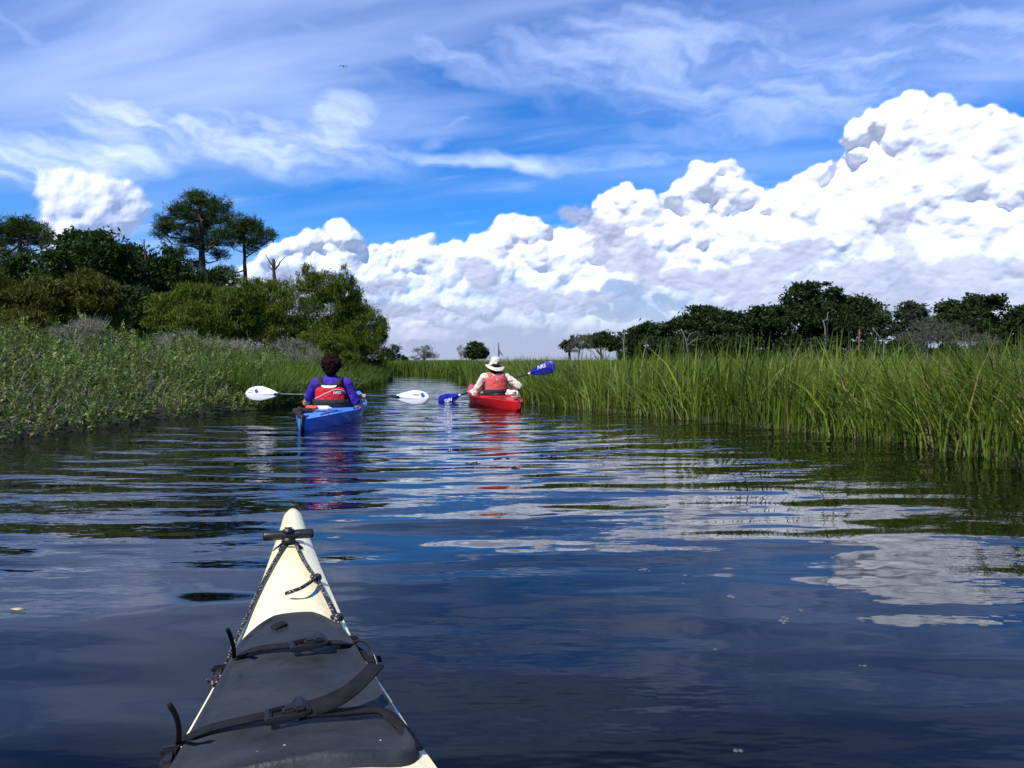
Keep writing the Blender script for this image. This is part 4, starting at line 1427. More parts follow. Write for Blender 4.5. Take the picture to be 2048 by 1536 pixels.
def build_own_kayak():
    root = thing('sea_kayak', 'cream sea kayak bow with dark hatch cover pointing up the creek from below', 'kayak', (0, 0, 0), FK_ROT)
    cr = plastic('cream_gelcoat', (.86, .78, .45), .22, .04)
    FK.build(root, cr, cr, 140, 12)
    ca, sa = math.cos(FK_ROT), math.sin(FK_ROT)

    def to_local(p):
        return Vector((p.x * ca + p.y * sa, -p.x * sa + p.y * ca, p.z))

    def deck(px, py, lift=0.0, clampx=1.0):
        """point of the deck that shows at a frame pixel, raised by lift"""
        z = .28
        for _ in range(12):
            q = pix(px, py, 1.0)
            d = (CAM_H - z) / (CAM_H - q.z)
            l = to_local(pix(px, py, d))
            b = float(FK.at(l.y)[0])
            x = max(-b * clampx, min(b * clampx, l.x))
            z = float(FK.z(x, l.y)) + lift
        return Vector((x, l.y, z))

    def free(px, py, z):
        q = pix(px, py, 1.0)
        return to_local(pix(px, py, (CAM_H - z) / (CAM_H - q.z)))

    # hatch cover, a moulded rubber lid following the deck
    rub, g, b = principled('hatch_rubber', (.045, .048, .055), .55)
    P = g.n('ShaderNodeTexCoord').outputs['Object']
    sm = g.noise(g.vm('MULTIPLY', P, (1, 2.2, 1)), 11, 5, .62)
    st = g.noise(P, 26, 4, .55)
    fl = g.voro(P, 38, out='Distance')
    c = g.mix(g.ss(sm, .30, .78), (.018, .019, .021), (.038, .040, .044))
    c = g.mix(g.ss(st, .66, .74, 0, .6), c, (.011, .012, .015))
    spk = g.m('MULTIPLY', g.ss(fl, .055, .03), g.ss(g.noise(P, 5, 2), .5, .6))
    g.put(b.inputs['Base Color'], g.mix(spk, c, (.55, .56, .58)))
    g.put(b.inputs['Roughness'], g.ss(sm, .3, .7, .38, .62))
    bumped(g, b, g.noise(P, 90, 3, .6), .0012)
    g.put(b.inputs['Specular IOR Level'], .3)
    yr, ye, ya = .812, 1.165, 1.262
    ny, nx = 150, 44
    T = np.linspace(0, 1, ny)
    rows = []
    for t in T:
        y = yr + (ya - yr) * t
        bb = float(FK.at(y)[0]) * .955
        if y > ye:
            bb *= math.sqrt(max(1 - ((y - ye) / (ya - ye)) ** 2, 0.0))
        rc = .055
        if y < yr + rc:
            bb -= rc * (1 - math.sqrt(max(1 - ((yr + rc - y) / rc) ** 2, 0)))
        u = np.linspace(-1, 1, nx)
        x = bb * np.sign(u) * np.abs(u) ** .8
        edge = np.minimum((bb - np.abs(x)), min(ya - y + .0, 1) * .8)
        edge = np.minimum(edge, (y - yr))
        prof = np.clip(edge / .012, 0, 1)
        lip = .004 * np.exp(-((edge - .010) / .006) ** 2)
        z = FK.z(x, y) - .003 + .015 * np.sqrt(np.clip(prof * (2 - prof), 0, 1)) + lip
        rows.append(np.stack((x, np.full(nx, y), z), 1))
    v = np.concatenate(rows)
    i, j = np.meshgrid(np.arange(ny - 1), np.arange(nx - 1), indexing='ij')
    f = np.stack((i * nx + j, i * nx + j + 1, (i + 1) * nx + j + 1, (i + 1) * nx + j), 2).reshape(-1, 4)
    link('hatch_cover', mesh_np('hatch_cover', v, quads=f, smooth=True), rub, root)
    np_obj('hatch_tab', [ribbon([deck(547, 1256, .014), deck(558, 1250, .015), deck(571, 1247, .014)], .016, .004, [(0, 0, 1)] * 3)], M_WEB, root)

    def strap(name, pts, width, n=26, lift=.017, parent=root):
        q = smooth_path([deck(px, py, lift + (l if l else 0), 1.02) for (px, py, l) in pts], n)
        ups = [(float(p[0]) * 2.2, 0, 1) for p in q]
        return np_obj(name, [ribbon(q, width, .003, ups)], M_WEB, parent)
    s1 = strap('strap', [(462, 1330, -.012), (478, 1312, -.002), (520, 1297, .002), (590, 1290, .004), (650, 1286, .004), (690, 1286, 0), (704, 1292, -.012)], .016)
    s2 = strap('strap', [(330, 1520, -.014), (356, 1488, -.004), (410, 1460, 0), (480, 1442, .003), (545, 1430, .006), (610, 1427, .006), (690, 1424, .004), (752, 1420, .003), (790, 1440, 0), (835, 1500, -.01)], .0165)

    def buckle(px, py, ang, parent):
        c = deck(px, py, .026)
        bm = bmesh.new()
        box_bm(bm, (.010, .036, .010), (-.026, 0, 0), .003)
        box_bm(bm, (.010, .036, .010), (.026, 0, 0.001), .003)
        box_bm(bm, (.052, .007, .010), (0, .0145, 0), .002)
        box_bm(bm, (.052, .007, .010), (0, -.0145, 0), .002)
        box_bm(bm, (.026, .020, .013), (.006, 0, .003), .004)
        box_bm(bm, (.016, .034, .009), (.016, 0, .009), .003)
        o = bm_obj('buckle', bm, M_BLACK, parent, smooth=False)
        o.scale = (.84, .72, .8)
        o.location = c
        o.rotation_euler = (R(6), R(-4), ang)
    buckle(617, 1287, R(4), s1)
    buckle(575, 1425, R(5), s2)
    # the long loose end standing up from the second buckle
    q = smooth_path([deck(598, 1424, .024), deck(640, 1412, .030), deck(690, 1388, .040), deck(728, 1356, .050), free(752, 1330, .325)], 20)
    np_obj('strap_tail', [ribbon(q, .022, .0022, [(-.35, -.55, .75)] * 20)], M_WEB, s2)
    q = smooth_path([deck(744, 1421, .022), deck(720, 1424, .024), deck(680, 1430, .022), deck(640, 1436, .02)], 10)
    for pts in ([deck(468, 1318, .01), free(467, 1296, .31), free(462, 1275, .33), free(455, 1258, .35)], [deck(356, 1488, .012), free(358, 1462, .30), free(352, 1432, .325), free(338, 1408, .345)]):
        np_obj('strap_tail', [ribbon(smooth_path(pts, 12), .0055, .003, [(.2, -1, .2)] * 12)], M_WEB, root)
    np_obj('strap_tail', [ribbon(smooth_path([deck(700, 1290, .0), free(722, 1305, .27), free(740, 1319, .27), free(762, 1317, .27)], 10), .010, .003, [(0, -.6, 1)] * 10)], M_WEB, root)
    # deck lines of speckled cord
    cord, g, b = principled('speckled_cord', (.02, .02, .02), .8)
    P = g.n('ShaderNodeTexCoord').outputs['Object']
    vv = g.voro(P, 210, out='Distance')
    g.put(b.inputs['Base Color'], g.mix(g.ss(vv, .36, .26), (.014, .011, .011), (.40, .35, .32)))
    bumped(g, b, vv, .002)

    def line(name, pts, rad=.0035, n=40, m=cord, parent=root):
        q = smooth_path(pts, n)
        return np_obj(name, [tube(q, np.full(n, rad), 8)], m, parent)
    L = line('deck_line', [deck(571, 1086, .007), deck(548, 1124, .007), deck(524, 1168, .007, .97), deck(503, 1212, .007, .98), deck(481, 1262, .008, 1.0), deck(455, 1318, .006, 1.02), deck(436, 1352, .006, 1.03), deck(424, 1372, 0, 1.03)])
    Rr = line('deck_line', [deck(590, 1085, .007), deck(602, 1112, .007), deck(618, 1138, .007), deck(632, 1156, .008, .97), deck(650, 1190, .007, 1.0), deck(668, 1228, .006, 1.02), deck(684, 1262, .006, 1.03), deck(694, 1284, .0, 1.03)])
    line('deck_line', [deck(632, 1154, .012, 1.0), free(646, 1180, .285), free(660, 1206, .280), free(675, 1236, .275), free(682, 1250, .272)], .0035, 24)
    k = np.linspace(0, 2 * PI, 40)
    for (px, py) in ((632, 1155), (674, 1236), (430, 1362)):
        c = np.array(deck(px, py, .010, 1.0))
        tre = np.stack((np.sin(k) + 2 * np.sin(2 * k), np.cos(k) - 2 * np.cos(2 * k), -np.sin(3 * k) * 1.2), 1) * .0030
        np_obj('knot', [tube(c + tre, np.full(40, .0032), 7)], cord, root)
    line('cord_tail', [deck(632, 1156, .012), deck(618, 1166, .018), deck(602, 1176, .020), deck(586, 1182, .018), deck(572, 1187, .012)], .0034, 18)
    # bow toggle
    c = deck(577, 1088, .0)
    bm = bmesh.new()
    prof = [(-.054, .0070), (-.052, .0098), (-.049, .0106), (-.016, .0104), (.016, .0104), (.049, .0106), (.052, .0098), (.054, .0070)]
    v, f = tube(np.array([(x, 0, 0) for x, _ in prof]), [r_ for _, r_ in prof], 14)
    o = link('toggle_handle', mesh_np('toggle_handle', v, quads=f, smooth=True), M_BLACK, root, loc=c + Vector((0, 0, .021)))
    bm = bmesh.new()
    box_bm(bm, (.030, .026, .022), (0, 0, 0), .006)
    box_bm(bm, (.024, .028, .010), (0, .002, .022), .004)
    bm_obj('bracket', bm, M_BLACK, o).location = (0, -.002, -.012)
    # line loop at the fitting and the thin retaining line over the edges
    line('cord_loop', [deck(560, 1100, .004), deck(568, 1088, .010), deck(580, 1084, .014), deck(592, 1086, .010), deck(600, 1096, .004)], .0040, 18, M_WEB)
    line('retaining_line', [deck(554, 1096, .0, 1.04), deck(564, 1086, .006), deck(578, 1080, .008), deck(592, 1085, .006), deck(606, 1096, 0, 1.04)], .0016, 18, M_BLACK)
    line('retaining_line', [deck(700, 1290, .006), free(722, 1281, .295), free(744, 1300, .29), free(758, 1340, .27), free(768, 1386, .255), deck(772, 1410, .012)], .0022, 26, M_BLACK)
    # cleats at the edges where the straps go through
    for (px, py) in ((438, 1352), (330, 1524), (704, 1292)):
        bm = bmesh.new()
        box_bm(bm, (.016, .034, .016), (0, 0, 0), .004)
        box_bm(bm, (.022, .010, .012), (0, .012, .006), .003)
        bm_obj('cleat', bm, M_BLACK, root, smooth=False).location = deck(px, py, .004)
    # cockpit rim, behind the camera
    a = np.linspace(0, 2 * PI, 60)
    q = np.stack((.205 * np.cos(a), -.35 + .425 * np.sin(a), 0 * a), 1)
    q[:, 2] = [float(FK.z(p[0], p[1])) + .02 for p in q]
    np_obj('coaming', [tube(q, np.full(60, .012), 8)], M_BLACK, root)


# ---- the two kayaks ahead
REC_TAB = [(-1.42, .040, .122, .02, .006), (-1.39, .062, .126, -.03, .010), (-1.30, .095, .128, -.06, .014), (-1.05, .165, .132, -.085, .020), (-.7, .255, .140, -.095, .024), (-.3, .325, .138, -.10, .026), (.1, .350, .140, -.10, .024), (.5, .335, .150, -.10, .028),
           (.9, .275, .168, -.095, .040), (1.3, .185, .195, -.08, .045), (1.65, .10, .225, -.05, .035), (1.9, .03, .250, .05, .02), (1.96, .006, .255, .12, .01)]


def rec_kayak(label, at, rotz, colour, name='recreational_kayak'):
    root = thing(name, label, 'kayak', (at.x, at.y, 0), rotz)
    m = plastic('moulded_plastic', colour, .33, .22)
    H = Hull(REC_TAB, (.28, .58, .235))
    H.build(root, m, m, 90, 11)
    a = np.linspace(0, 2 * PI, 56)
    q = np.stack((.245 * np.cos(a), .28 + .59 * np.sin(a), 0 * a), 1)
    q[:, 2] = [float(H.z(p[0], p[1])) + .018 for p in q]
    np_obj('coaming', [tube(q, np.full(56, .014), 8)], M_BLACK, root)

    def dk(x, y, l=.006):
        return (x, y, float(H.z(x, y)) + l)
    for (pa, pb, pc) in (((-.20, -.62), (0, -.80), (.20, -.62)), ((-.17, -.98), (0, -.80), (.17, -.98)), ((-.24, -.62), (-.17, -.82), (-.11, -1.12)), ((.24, -.62), (.17, -.82), (.11, -1.12))):
        np_obj('bungee', [tube(smooth_path([dk(*pa), dk(*pb), dk(*pc)], 12), np.full(12, .0048), 6)], M_BLACK, root)
    for sx in (-1, 1):
        np_obj('deck_line', [tube(smooth_path([dk(sx * .30, -.25), dk(sx * .325, .1), dk(sx * .31, .5), dk(sx * .25, .9), dk(sx * .16, 1.3)], 24), np.full(24, .0045), 6)], M_BLACK, root)
        for y in (-.15, .35, .8):
            bm = bmesh.new()
            box_bm(bm, (.02, .03, .014), (0, 0, 0), .003)
            bm_obj('pad_eye', bm, M_BLACK, root, smooth=False).location = dk(sx * (float(H.at(y)[0]) - .035), y, .008)
    # stern grab handle
    np_obj('grab_handle', [tube(smooth_path([dk(-.03, -1.30), (0, -1.40, .165), (0, -1.44, .15), dk(.03, -1.30)], 14), np.full(14, .008), 7)], M_BLACK, root)
    # seat and its back band
    bm = bmesh.new()
    box_bm(bm, (.38, .40, .05), (0, .02, -.045), .02)
    bm_obj('seat', bm, M_BLACK, root)
    v, f = [], []
    th = np.linspace(-1.15, 1.15, 15)
    zs = np.linspace(.03, .25, 6)
    grid = [[(.215 * math.sin(t), .03 - .185 * math.cos(t) - .02 * (z_ / .25), z_) for t in th] for z_ in zs]
    outer = [[(x * 1.09, (y - .03) * 1.10 + .03, z_) for (x, y, z_) in row] for row in grid]
    allv = np.array(grid + outer).reshape(-1, 3)
    W, Hh = len(th), len(zs)
    q = []
    for i in range(Hh - 1):
        for j in range(W - 1):
            q.append((i * W + j, i * W + j + 1, (i + 1) * W + j + 1, (i + 1) * W + j))
            o = Hh * W
            q.append((o + i * W + j, o + (i + 1) * W + j, o + (i + 1) * W + j + 1, o + i * W + j + 1))
    o = Hh * W
    for j in range(W - 1):
        q.append((j, o + j, o + j + 1, j + 1))
        q.append(((Hh - 1) * W + j, (Hh - 1) * W + j + 1, o + (Hh - 1) * W + j + 1, o + (Hh - 1) * W + j))
    np_obj('seat_back', [(allv, np.array(q))], cloth('seat_fabric', (.012, .012, .015)), root)
    return root, H


def _sphere(u, v):
    V = [(0, 0, 1)] + [(math.sin(PI * i / v) * math.cos(2 * PI * j / u), math.sin(PI * i / v) * math.sin(2 * PI * j / u), math.cos(PI * i / v)) for i in range(1, v) for j in range(u)] + [(0, 0, -1)]
    Q = [(1 + i * u + j, 1 + (i + 1) * u + j, 1 + (i + 1) * u + (j + 1) % u, 1 + i * u + (j + 1) % u) for i in range(v - 2) for j in range(u)]
    T = [(0, 1 + j, 1 + (j + 1) % u) for j in range(u)]
    e, o = len(V) - 1, 1 + (v - 2) * u
    T += [(e, o + (j + 1) % u, o + j) for j in range(u)]
    return np.array(V), np.array(Q), np.array(T)


SPH = _sphere(14, 10)


class Soup:
    """overlapping closed shapes waiting to be fused"""

    def __init__(self):
        self.v, self.q, self.t, self.n = [], [], [], 0

    def add(self, v):
        self.v.append(v)
        self.q.append(SPH[1] + self.n)
        self.t.append(SPH[2] + self.n)
        self.n += len(v)

    def mesh(self, name):
        return mesh_np(name, np.concatenate(self.v), np.concatenate(self.q), np.concatenate(self.t), smooth=True)


def capsule(bm, p0, p1, r0, r1, flat=None):
    p0, p1 = Vector(p0), Vector(p1)
    ax = (p1 - p0)
    q = np.array((ax if ax.length > 1e-6 else Vector((0, 0, 1))).to_track_quat('Z', 'Y').to_matrix())
    c = SPH[0].copy()
    top = (c[:, 2] >= -1e-5)[:, None]
    c = c * np.where(top, r1, r0)
    if flat:
        c = c * np.array((flat[0], flat[1], 1))
    bm.add(np.where(top, np.array(p1), np.array(p0)) + c @ q.T)


def ellipsoid(bm, c, rad, rot=None):
    bm.add(np.array(Vector(c)) + SPH[0] * np.array(rad))


def organic(name, bm, mat, parent, voxel=.008, smooth=4, wob=0.0, seed=0):
    """fuse overlapping shapes into one continuous skin"""
    me = bm.mesh('tmp')
    o = bpy.data.objects.new('tmp', me)
    col_main.objects.link(o)
    m = o.modifiers.new('r', 'REMESH')
    m.mode = 'VOXEL'
    m.voxel_size = voxel
    s = o.modifiers.new('s', 'SMOOTH')
    s.factor = .5
    s.iterations = smooth
    dg = bpy.context.evaluated_depsgraph_get()
    res = bpy.data.meshes.new_from_object(o.evaluated_get(dg))
    bpy.data.objects.remove(o)
    bpy.data.meshes.remove(me)
    res.name = name
    res.materials.clear()
    n = len(res.vertices)
    if wob:
        co = np.zeros(n * 3, np.float32)
        no = np.zeros(n * 3, np.float32)
        res.vertices.foreach_get('co', co)
        res.vertex_normals.foreach_get('vector', no)
        co, no = co.reshape(-1, 3), no.reshape(-1, 3)
        w = np.array([mnoise.noise(Vector(c) * 16 + Vector((seed, 0, 0))) * .7 + mnoise.noise(Vector(c) * 34) * .4 for c in co])
        co += no * (w * wob)[:, None]
        res.vertices.foreach_set('co', co.ravel())
        res.update()
    res.polygons.foreach_set('use_smooth', np.ones(len(res.polygons), bool))
    return link(name, res, mat, parent)


def hand(bm, wrist, grip, axis, curl_up):
    """palm and five bent fingers closing round a bar that runs along axis at grip"""
    wrist, grip, axis = Vector(wrist), Vector(grip), Vector(axis).normalized()
    back = (wrist - grip)
    back = (back - axis * back.dot(axis)).normalized()
    upv = axis.cross(back).normalized()
    if upv.dot(Vector(curl_up)) < 0:
        upv = -upv
    capsule(bm, wrist, grip + back * .050, .026, .032, (1.1, .8))
    capsule(bm, grip + back * .036 - axis * .024 + upv * .010, grip + back * .036 + axis * .024 + upv * .010, .024, .024)
    for i, (o, ln) in enumerate(((-.031, .92), (-.0105, 1.0), (.0105, .97), (.031, .82))):
        a0 = grip + axis * o
        pr = a0 + back * .040 + upv * .020
        for ang in (60, 120, 190, 250):
            a = math.radians(ang * ln)
            p = a0 + back * (.027 * math.cos(a)) + upv * (.027 * math.sin(a))
            capsule(bm, pr, p, .0095, .0088)
            pr = p
    th0 = grip + back * .045 - axis * .030 - upv * .012
    th1 = grip - axis * .045 - upv * .024 + back * .018
    th2 = grip - axis * .036 - upv * .026 - back * .008
    capsule(bm, th0, th1, .013, .0105)
    capsule(bm, th1, th2, .0105, .009)


def text_mesh(s, size, shear=0.25, extrude=.0008):
    cu = bpy.data.curves.new('lettering', 'FONT')
    cu.body = s
    cu.size = size
    cu.shear = shear
    cu.align_x = 'CENTER'
    cu.align_y = 'CENTER'
    cu.extrude = extrude
    cu.offset = size * .012
    o = bpy.data.objects.new('lettering', cu)
    col_main.objects.link(o)
    dg = bpy.context.evaluated_depsgraph_get()
    me = bpy.data.meshes.new_from_object(o.evaluated_get(dg))
    bpy.data.objects.remove(o)
    bpy.data.curves.remove(cu)
    me.materials.clear()
    return me


def paddle(name, label, p_left, p_right, blade_len, blade_w, m_blade, face, square, roll=0.0):
    """two-bladed paddle between two tips; parts keep local coordinates about its middle, x along the shaft, -y towards face"""
    p_left, p_right = Vector(p_left), Vector(p_right)
    mid = (p_left + p_right) / 2
    ax = (p_right - p_left)
    L = ax.length
    ax.normalize()
    fy = Vector(face)
    fy = (fy - ax * fy.dot(ax)).normalized()          # towards the viewer
    yv = -fy
    zv = ax.cross(yv).normalized()
    root = thing(name, label, 'paddle', mid)
    root.rotation_mode = 'QUATERNION'
    root.rotation_quaternion = Matrix((ax, yv, zv)).transposed().to_quaternion()
    hl = L / 2
    s0 = hl - blade_len
    xs = np.linspace(-s0 - .06, s0 + .06, 14)
    np_obj('shaft', [tube(np.stack((xs, 0 * xs, 0 * xs), 1), np.full(14, .0150), 10)], M_BLACK, root)
    for s in (-1, 1):
        n, w = 30, 15
        rows = []
        for i in range(n):
            t = i / (n - 1)
            hw = .5 * blade_w * (min(1.0, (t / .52)) ** .62 if t < .52 else 1.0)
            hw = max(hw, .016)
            tip = max(0.0, (t - (1 - .20 if square else 1 - .42)) / (.20 if square else .42))
            hw *= math.sqrt(max(1 - tip ** (2.6 if square else 2.2), 0.0004))
            u = np.linspace(-1, 1, w)
            zz = hw * u
            # a little more blade above the spine than below, and a shallow scoop
            zz = zz + blade_w * .03 * (1 if square else -1) * s * math.sin(t * PI)
            yy = .030 * (t - .2) ** 2 + .018 * (np.abs(u) ** 2) * min(1, t * 2) - .016 * np.exp(-(u / .16) ** 2) * max(0, 1 - t * 1.15)
            rows.append((s * (s0 + blade_len * t) + 0 * u, yy, zz))
        F = np.array([np.stack(r_, 1) for r_ in rows]).reshape(-1, 3)
        Bk = F + np.array((0, .006, 0))
        i, j = np.meshgrid(np.arange(n - 1), np.arange(w - 1), indexing='ij')
        q = np.stack((i * w + j, i * w + j + 1, (i + 1) * w + j + 1, (i + 1) * w + j), 2).reshape(-1, 4)
        o = n * w
        side = []
        for a in range(n - 1):
            side += [(a * w, (a + 1) * w, o + (a + 1) * w, o + a * w), (a * w + w - 1, o + a * w + w - 1, o + (a + 1) * w + w - 1, (a + 1) * w + w - 1)]
        for a in range(w - 1):
            e = (n - 1) * w
            side += [(e + a, e + a + 1, o + e + a + 1, o + e + a)]
        Vv = np.concatenate((F, Bk))
        ff = np.concatenate((q, q[:, ::-1] + o, np.array(side)))
        b = link('blade', mesh_np('blade', Vv, quads=ff, smooth=True), m_blade, root)
        np_obj('ferrule', [tube(np.array([(s * (s0 - .012), 0, 0), (s * (s0 + .01), 0, 0), (s * (s0 + .03), 0, 0)]), np.full(3, .0165), 10)], M_WHITE if square else M_BLACK, root)
        if square:
            me = text_mesh('NRS', .082)
            me.materials.append(M_WHITEINK)
            t = bpy.data.objects.new('lettering', me)
            col_main.objects.link(t)
            t.parent = b
            t.location = (s * (s0 + blade_len * .52), -.008, .048 if s > 0 else -.022)
            t.rotation_euler = (PI / 2, 0 if s > 0 else PI, 0)
            if s < 0:
                t.rotation_euler = (PI / 2, PI, 0)
        else:
            a = np.linspace(0, 2 * PI, 18, endpoint=False)
            dot = np.concatenate((np.stack((.022 * np.cos(a), 0 * a, .022 * np.sin(a)), 1), [(0, -.001, 0)]))
            fd = np.array([(18, k, (k + 1) % 18, (k + 2) % 18) for k in range(0, 18, 2)])
            xx = s0 + blade_len * (.80 if s > 0 else .66)
            t = np_obj('logo_dot', [(dot, fd)], M_BLUEINK, b)
            t.location = (s * xx, -.004 if s > 0 else -.006, .038)
            me = mesh_np('logo_strip', np.array([(-.12 + .013 * k + e, 0, zz) for k in range(6) for (e, zz) in ((0, -.007), (.010, -.007), (.010, .007), (0, .007))], float), quads=np.arange(24).reshape(-1, 4))
            t = link('logo_strip', me, M_GREYINK, b)
            t.location = (s * xx, -.005, .038)
    return root


def curved_panel(name, mat, parent, cx, cy, rx, ry, th0, th1, zlo, zhi, thick, nth=25, nz=11, puff=.0):
    """a padded panel wrapped round an elliptical body; th measured from the back, zlo/zhi functions of th"""
    inn, out = [], []
    for i in range(nz):
        v = i / (nz - 1)
        for j in range(nth):
            u = j / (nth - 1)
            th = th0 + (th1 - th0) * u
            z = zlo(th) + (zhi(th) - zlo(th)) * v
            e = min(1.0, 7 * min(u, 1 - u) + .0, 7 * min(v, 1 - v))
            e = math.sqrt(max(e * (2 - e), 0))
            tk = .004 + thick * e
            lean = 0.0
            inn.append((cx + rx * math.sin(th), cy - ry * math.cos(th) + lean, z))
            out.append((cx + (rx + tk) * math.sin(th), cy - (ry + tk) * math.cos(th) + lean, z))
    q = []
    o = nz * nth
    for i in range(nz - 1):
        for j in range(nth - 1):
            a = i * nth + j
            q.append((a, a + nth, a + nth + 1, a + 1))
            q.append((o + a, o + a + 1, o + a + nth + 1, o + a + nth))
    for j in range(nth - 1):
        q.append((j, j + 1, o + j + 1, o + j))
        a = (nz - 1) * nth + j
        q.append((a, o + a, o + a + 1, a + 1))
    for i in range(nz - 1):
        a = i * nth
        q.append((a, o + a, o + a + nth, a + nth))
        a = i * nth + nth - 1
        q.append((a, a + nth, o + a + nth, o + a))
    return np_obj(name, [(np.array(inn + out), np.array(q))], mat, parent)


def face(bm, c, r):
    """nose, brow, chin and ears on a head centred at c, looking along +y"""
    x, y, z = c
    capsule(bm, (x, y + r * .92, z + r * .12), (x, y + r * 1.16, z - r * .22), r * .10, r * .16)
    capsule(bm, (x - r * .4, y + r * .80, z + r * .22), (x + r * .4, y + r * .80, z + r * .22), r * .16, r * .16)
    ellipsoid(bm, (x, y + r * .52, z - r * .82), (r * .46, r * .40, r * .32))
    capsule(bm, (x - r * .24, y + r * .90, z - r * .55), (x + r * .24, y + r * .90, z - r * .55), r * .09, r * .09)
    for s in (-1, 1):
        ellipsoid(bm, (x + s * r * .92, y - r * .05, z - r * .08), (r * .12, r * .22, r * .32))


def eyes(parent, c, r):
    m = principled('eye', (.02, .015, .012), .2)[0]
    for s in (-1, 1):
        bm = Soup()
        ellipsoid(bm, (c[0] + s * r * .36, c[1] + r * .84, c[2] + r * .04), (r * .13, r * .10, r * .09))
        link('eye', bm.mesh('eye'), m, parent)


def build_blue_paddler():
    rot = R(2.0)
    K, H = rec_kayak('blue kayak carrying the curly-haired paddler, stern towards us', Vector((BLUE_AT.x, 8.9, 0)), rot, (.075, .25, .82))
    M = Matrix.Translation((BLUE_AT.x, 8.9, 0)) @ Matrix.Rotation(rot, 4, 'Z')
    Mi = M.inverted()

    def loc(px, py, d):
        return Mi @ pix(px, py, d)
    # folded rudder down the stern
    bm = bmesh.new()
    box_bm(bm, (.030, .05, .19), (0, -1.445, .055), .008)
    box_bm(bm, (.07, .05, .035), (0, -1.43, .145), .01)
    bm_obj('rudder', bm, M_BLACK, K)
    pl, pr = pix(489, 787, 9.27), pix(858, 795, 9.27)
    paddle('paddle', 'white-bladed paddle held level by the curly-haired paddler', pl, pr, .43, .185, M_WHITE, (0, -1, .12), False)
    root = thing('person', 'paddler with dark curly hair, purple shirt and red life vest, seen from behind', 'person', M.translation, rot)
    gl, gr = Mi @ pl.lerp(pr, .335), Mi @ pl.lerp(pr, .630)
    gr = loc(726, 793.3, 9.27)
    gl = loc(618, 790.2, 9.27)
    ax = (Mi.to_3x3() @ (pr - pl)).normalized()
    shl, shr = Vector((-.185, .0, .435)), Vector((.185, .0, .435))
    el_, er_ = loc(612, 806, 9.02), loc(717, 818, 8.95)
    wl, wr = gl + (el_ - gl).normalized() * .085, gr + (er_ - gr).normalized() * .085
    hc, hr = (0, .015, .645), .098
    bm = Soup()
    ellipsoid(bm, hc, (hr * .92, hr * 1.08, hr * 1.22))
    face(bm, hc, hr)
    capsule(bm, (0, -.01, .47), (0, .005, .58), .056, .052)
    capsule(bm, (0, 0, .08), (0, -.01, .25), .145, .135, (1.1, .78))
    capsule(bm, (0, -.01, .25), (0, -.01, .39), .135, .14, (1.15, .72))
    for sh, el, wr_, g_, cu in ((shl, el_, wl, gl, (0, 0, 1)), (shr, er_, wr, gr, (0, 0, 1))):
        capsule(bm, (sh.x * .6, 0, sh.z - .01), sh, .07, .062)
        capsule(bm, sh, el, .055, .042)
        capsule(bm, el, wr_, .043, .027)
        hand(bm, wr_, g_, ax, cu)
    for s in (-1, 1):
        capsule(bm, (s * .09, .02, .06), (s * .15, .48, .15), .085, .062)
        capsule(bm, (s * .15, .48, .15), (s * .10, .88, -.01), .058, .040)
        capsule(bm, (s * .10, .88, -.01), (s * .11, .93, .10), .036, .030)
    organic('body', bm, M_SKIN, root, .0065, 3)
    eyes(root, hc, hr)
    bm = Soup()
    capsule(bm, (0, 0, .07), (0, -.01, .25), .155, .147, (1.1, .78))
    capsule(bm, (0, -.01, .25), (0, -.01, .395), .147, .15, (1.15, .72))
    capsule(bm, (0, -.008, .44), (0, -.004, .487), .085, .062)
    for sh, el in ((shl, el_), (shr, er_)):
        capsule(bm, (sh.x * .5, 0, sh.z), sh, .078, .072)
        capsule(bm, sh, sh.lerp(el, .70), .068, .060)
    organic('shirt', bm, cloth('purple_shirt', (.040, .012, .30)), root, .008, 4, .006, 3)
    bm = Soup()
    for s in (-1, 1):
        capsule(bm, (s * .09, .02, .06), (s * .145, .42, .14), .095, .075)
    organic('shorts', bm, cloth('dark_shorts', (.02, .02, .025)), root, .010, 3)
    # curly hair: a cap of tight curls
    bm = Soup()
    r = np.random.default_rng(8)
    ellipsoid(bm, (0, -.012, .672), (.108, .112, .112))
    ellipsoid(bm, (0, -.055, .60), (.078, .062, .075))
    for _ in range(230):
        d = unit(r.normal(size=(1, 3)))[0]
        if d[1] > .55 and d[2] < .35 or d[2] < -.75:
            continue
        c = Vector((d[0] * .112, -.012 + d[1] * .114, .672 + d[2] * .114))
        ellipsoid(bm, c, (r.uniform(.011, .02),) * 3)
    organic('hair', bm, M_HAIR, root, .0055, 1)
    # life vest
    red = cloth('red_vest_fabric', (.60, .006, .018), .7)
    blk = cloth('black_vest_fabric', (.010, .010, .012), .8)
    vest = curved_panel('life_vest', red, root, 0, -.012, .176, .122, -1.12, 1.12, lambda t: .185 + .022 * math.cos(t * 2.8), lambda t: .415 - .02 * (t / 1.1) ** 2 - .03 * max(0, abs(t) - .7), .040)
    curved_panel('vest_waist', blk, vest, 0, -.008, .180, .128, -2.9, 2.9, lambda t: .07, lambda t: .225, .014, 49, 7)
    curved_panel('vest_front', red, vest, 0, 0, .178, .125, PI - 1.1, PI + 1.1, lambda t: .18, lambda t: .40, .045)
    curved_panel('vest_yoke', blk, vest, 0, -.010, .176, .122, -.95, .95, lambda t: .395, lambda t: .447 - .012 * math.cos(t * 3), .020, 25, 6)
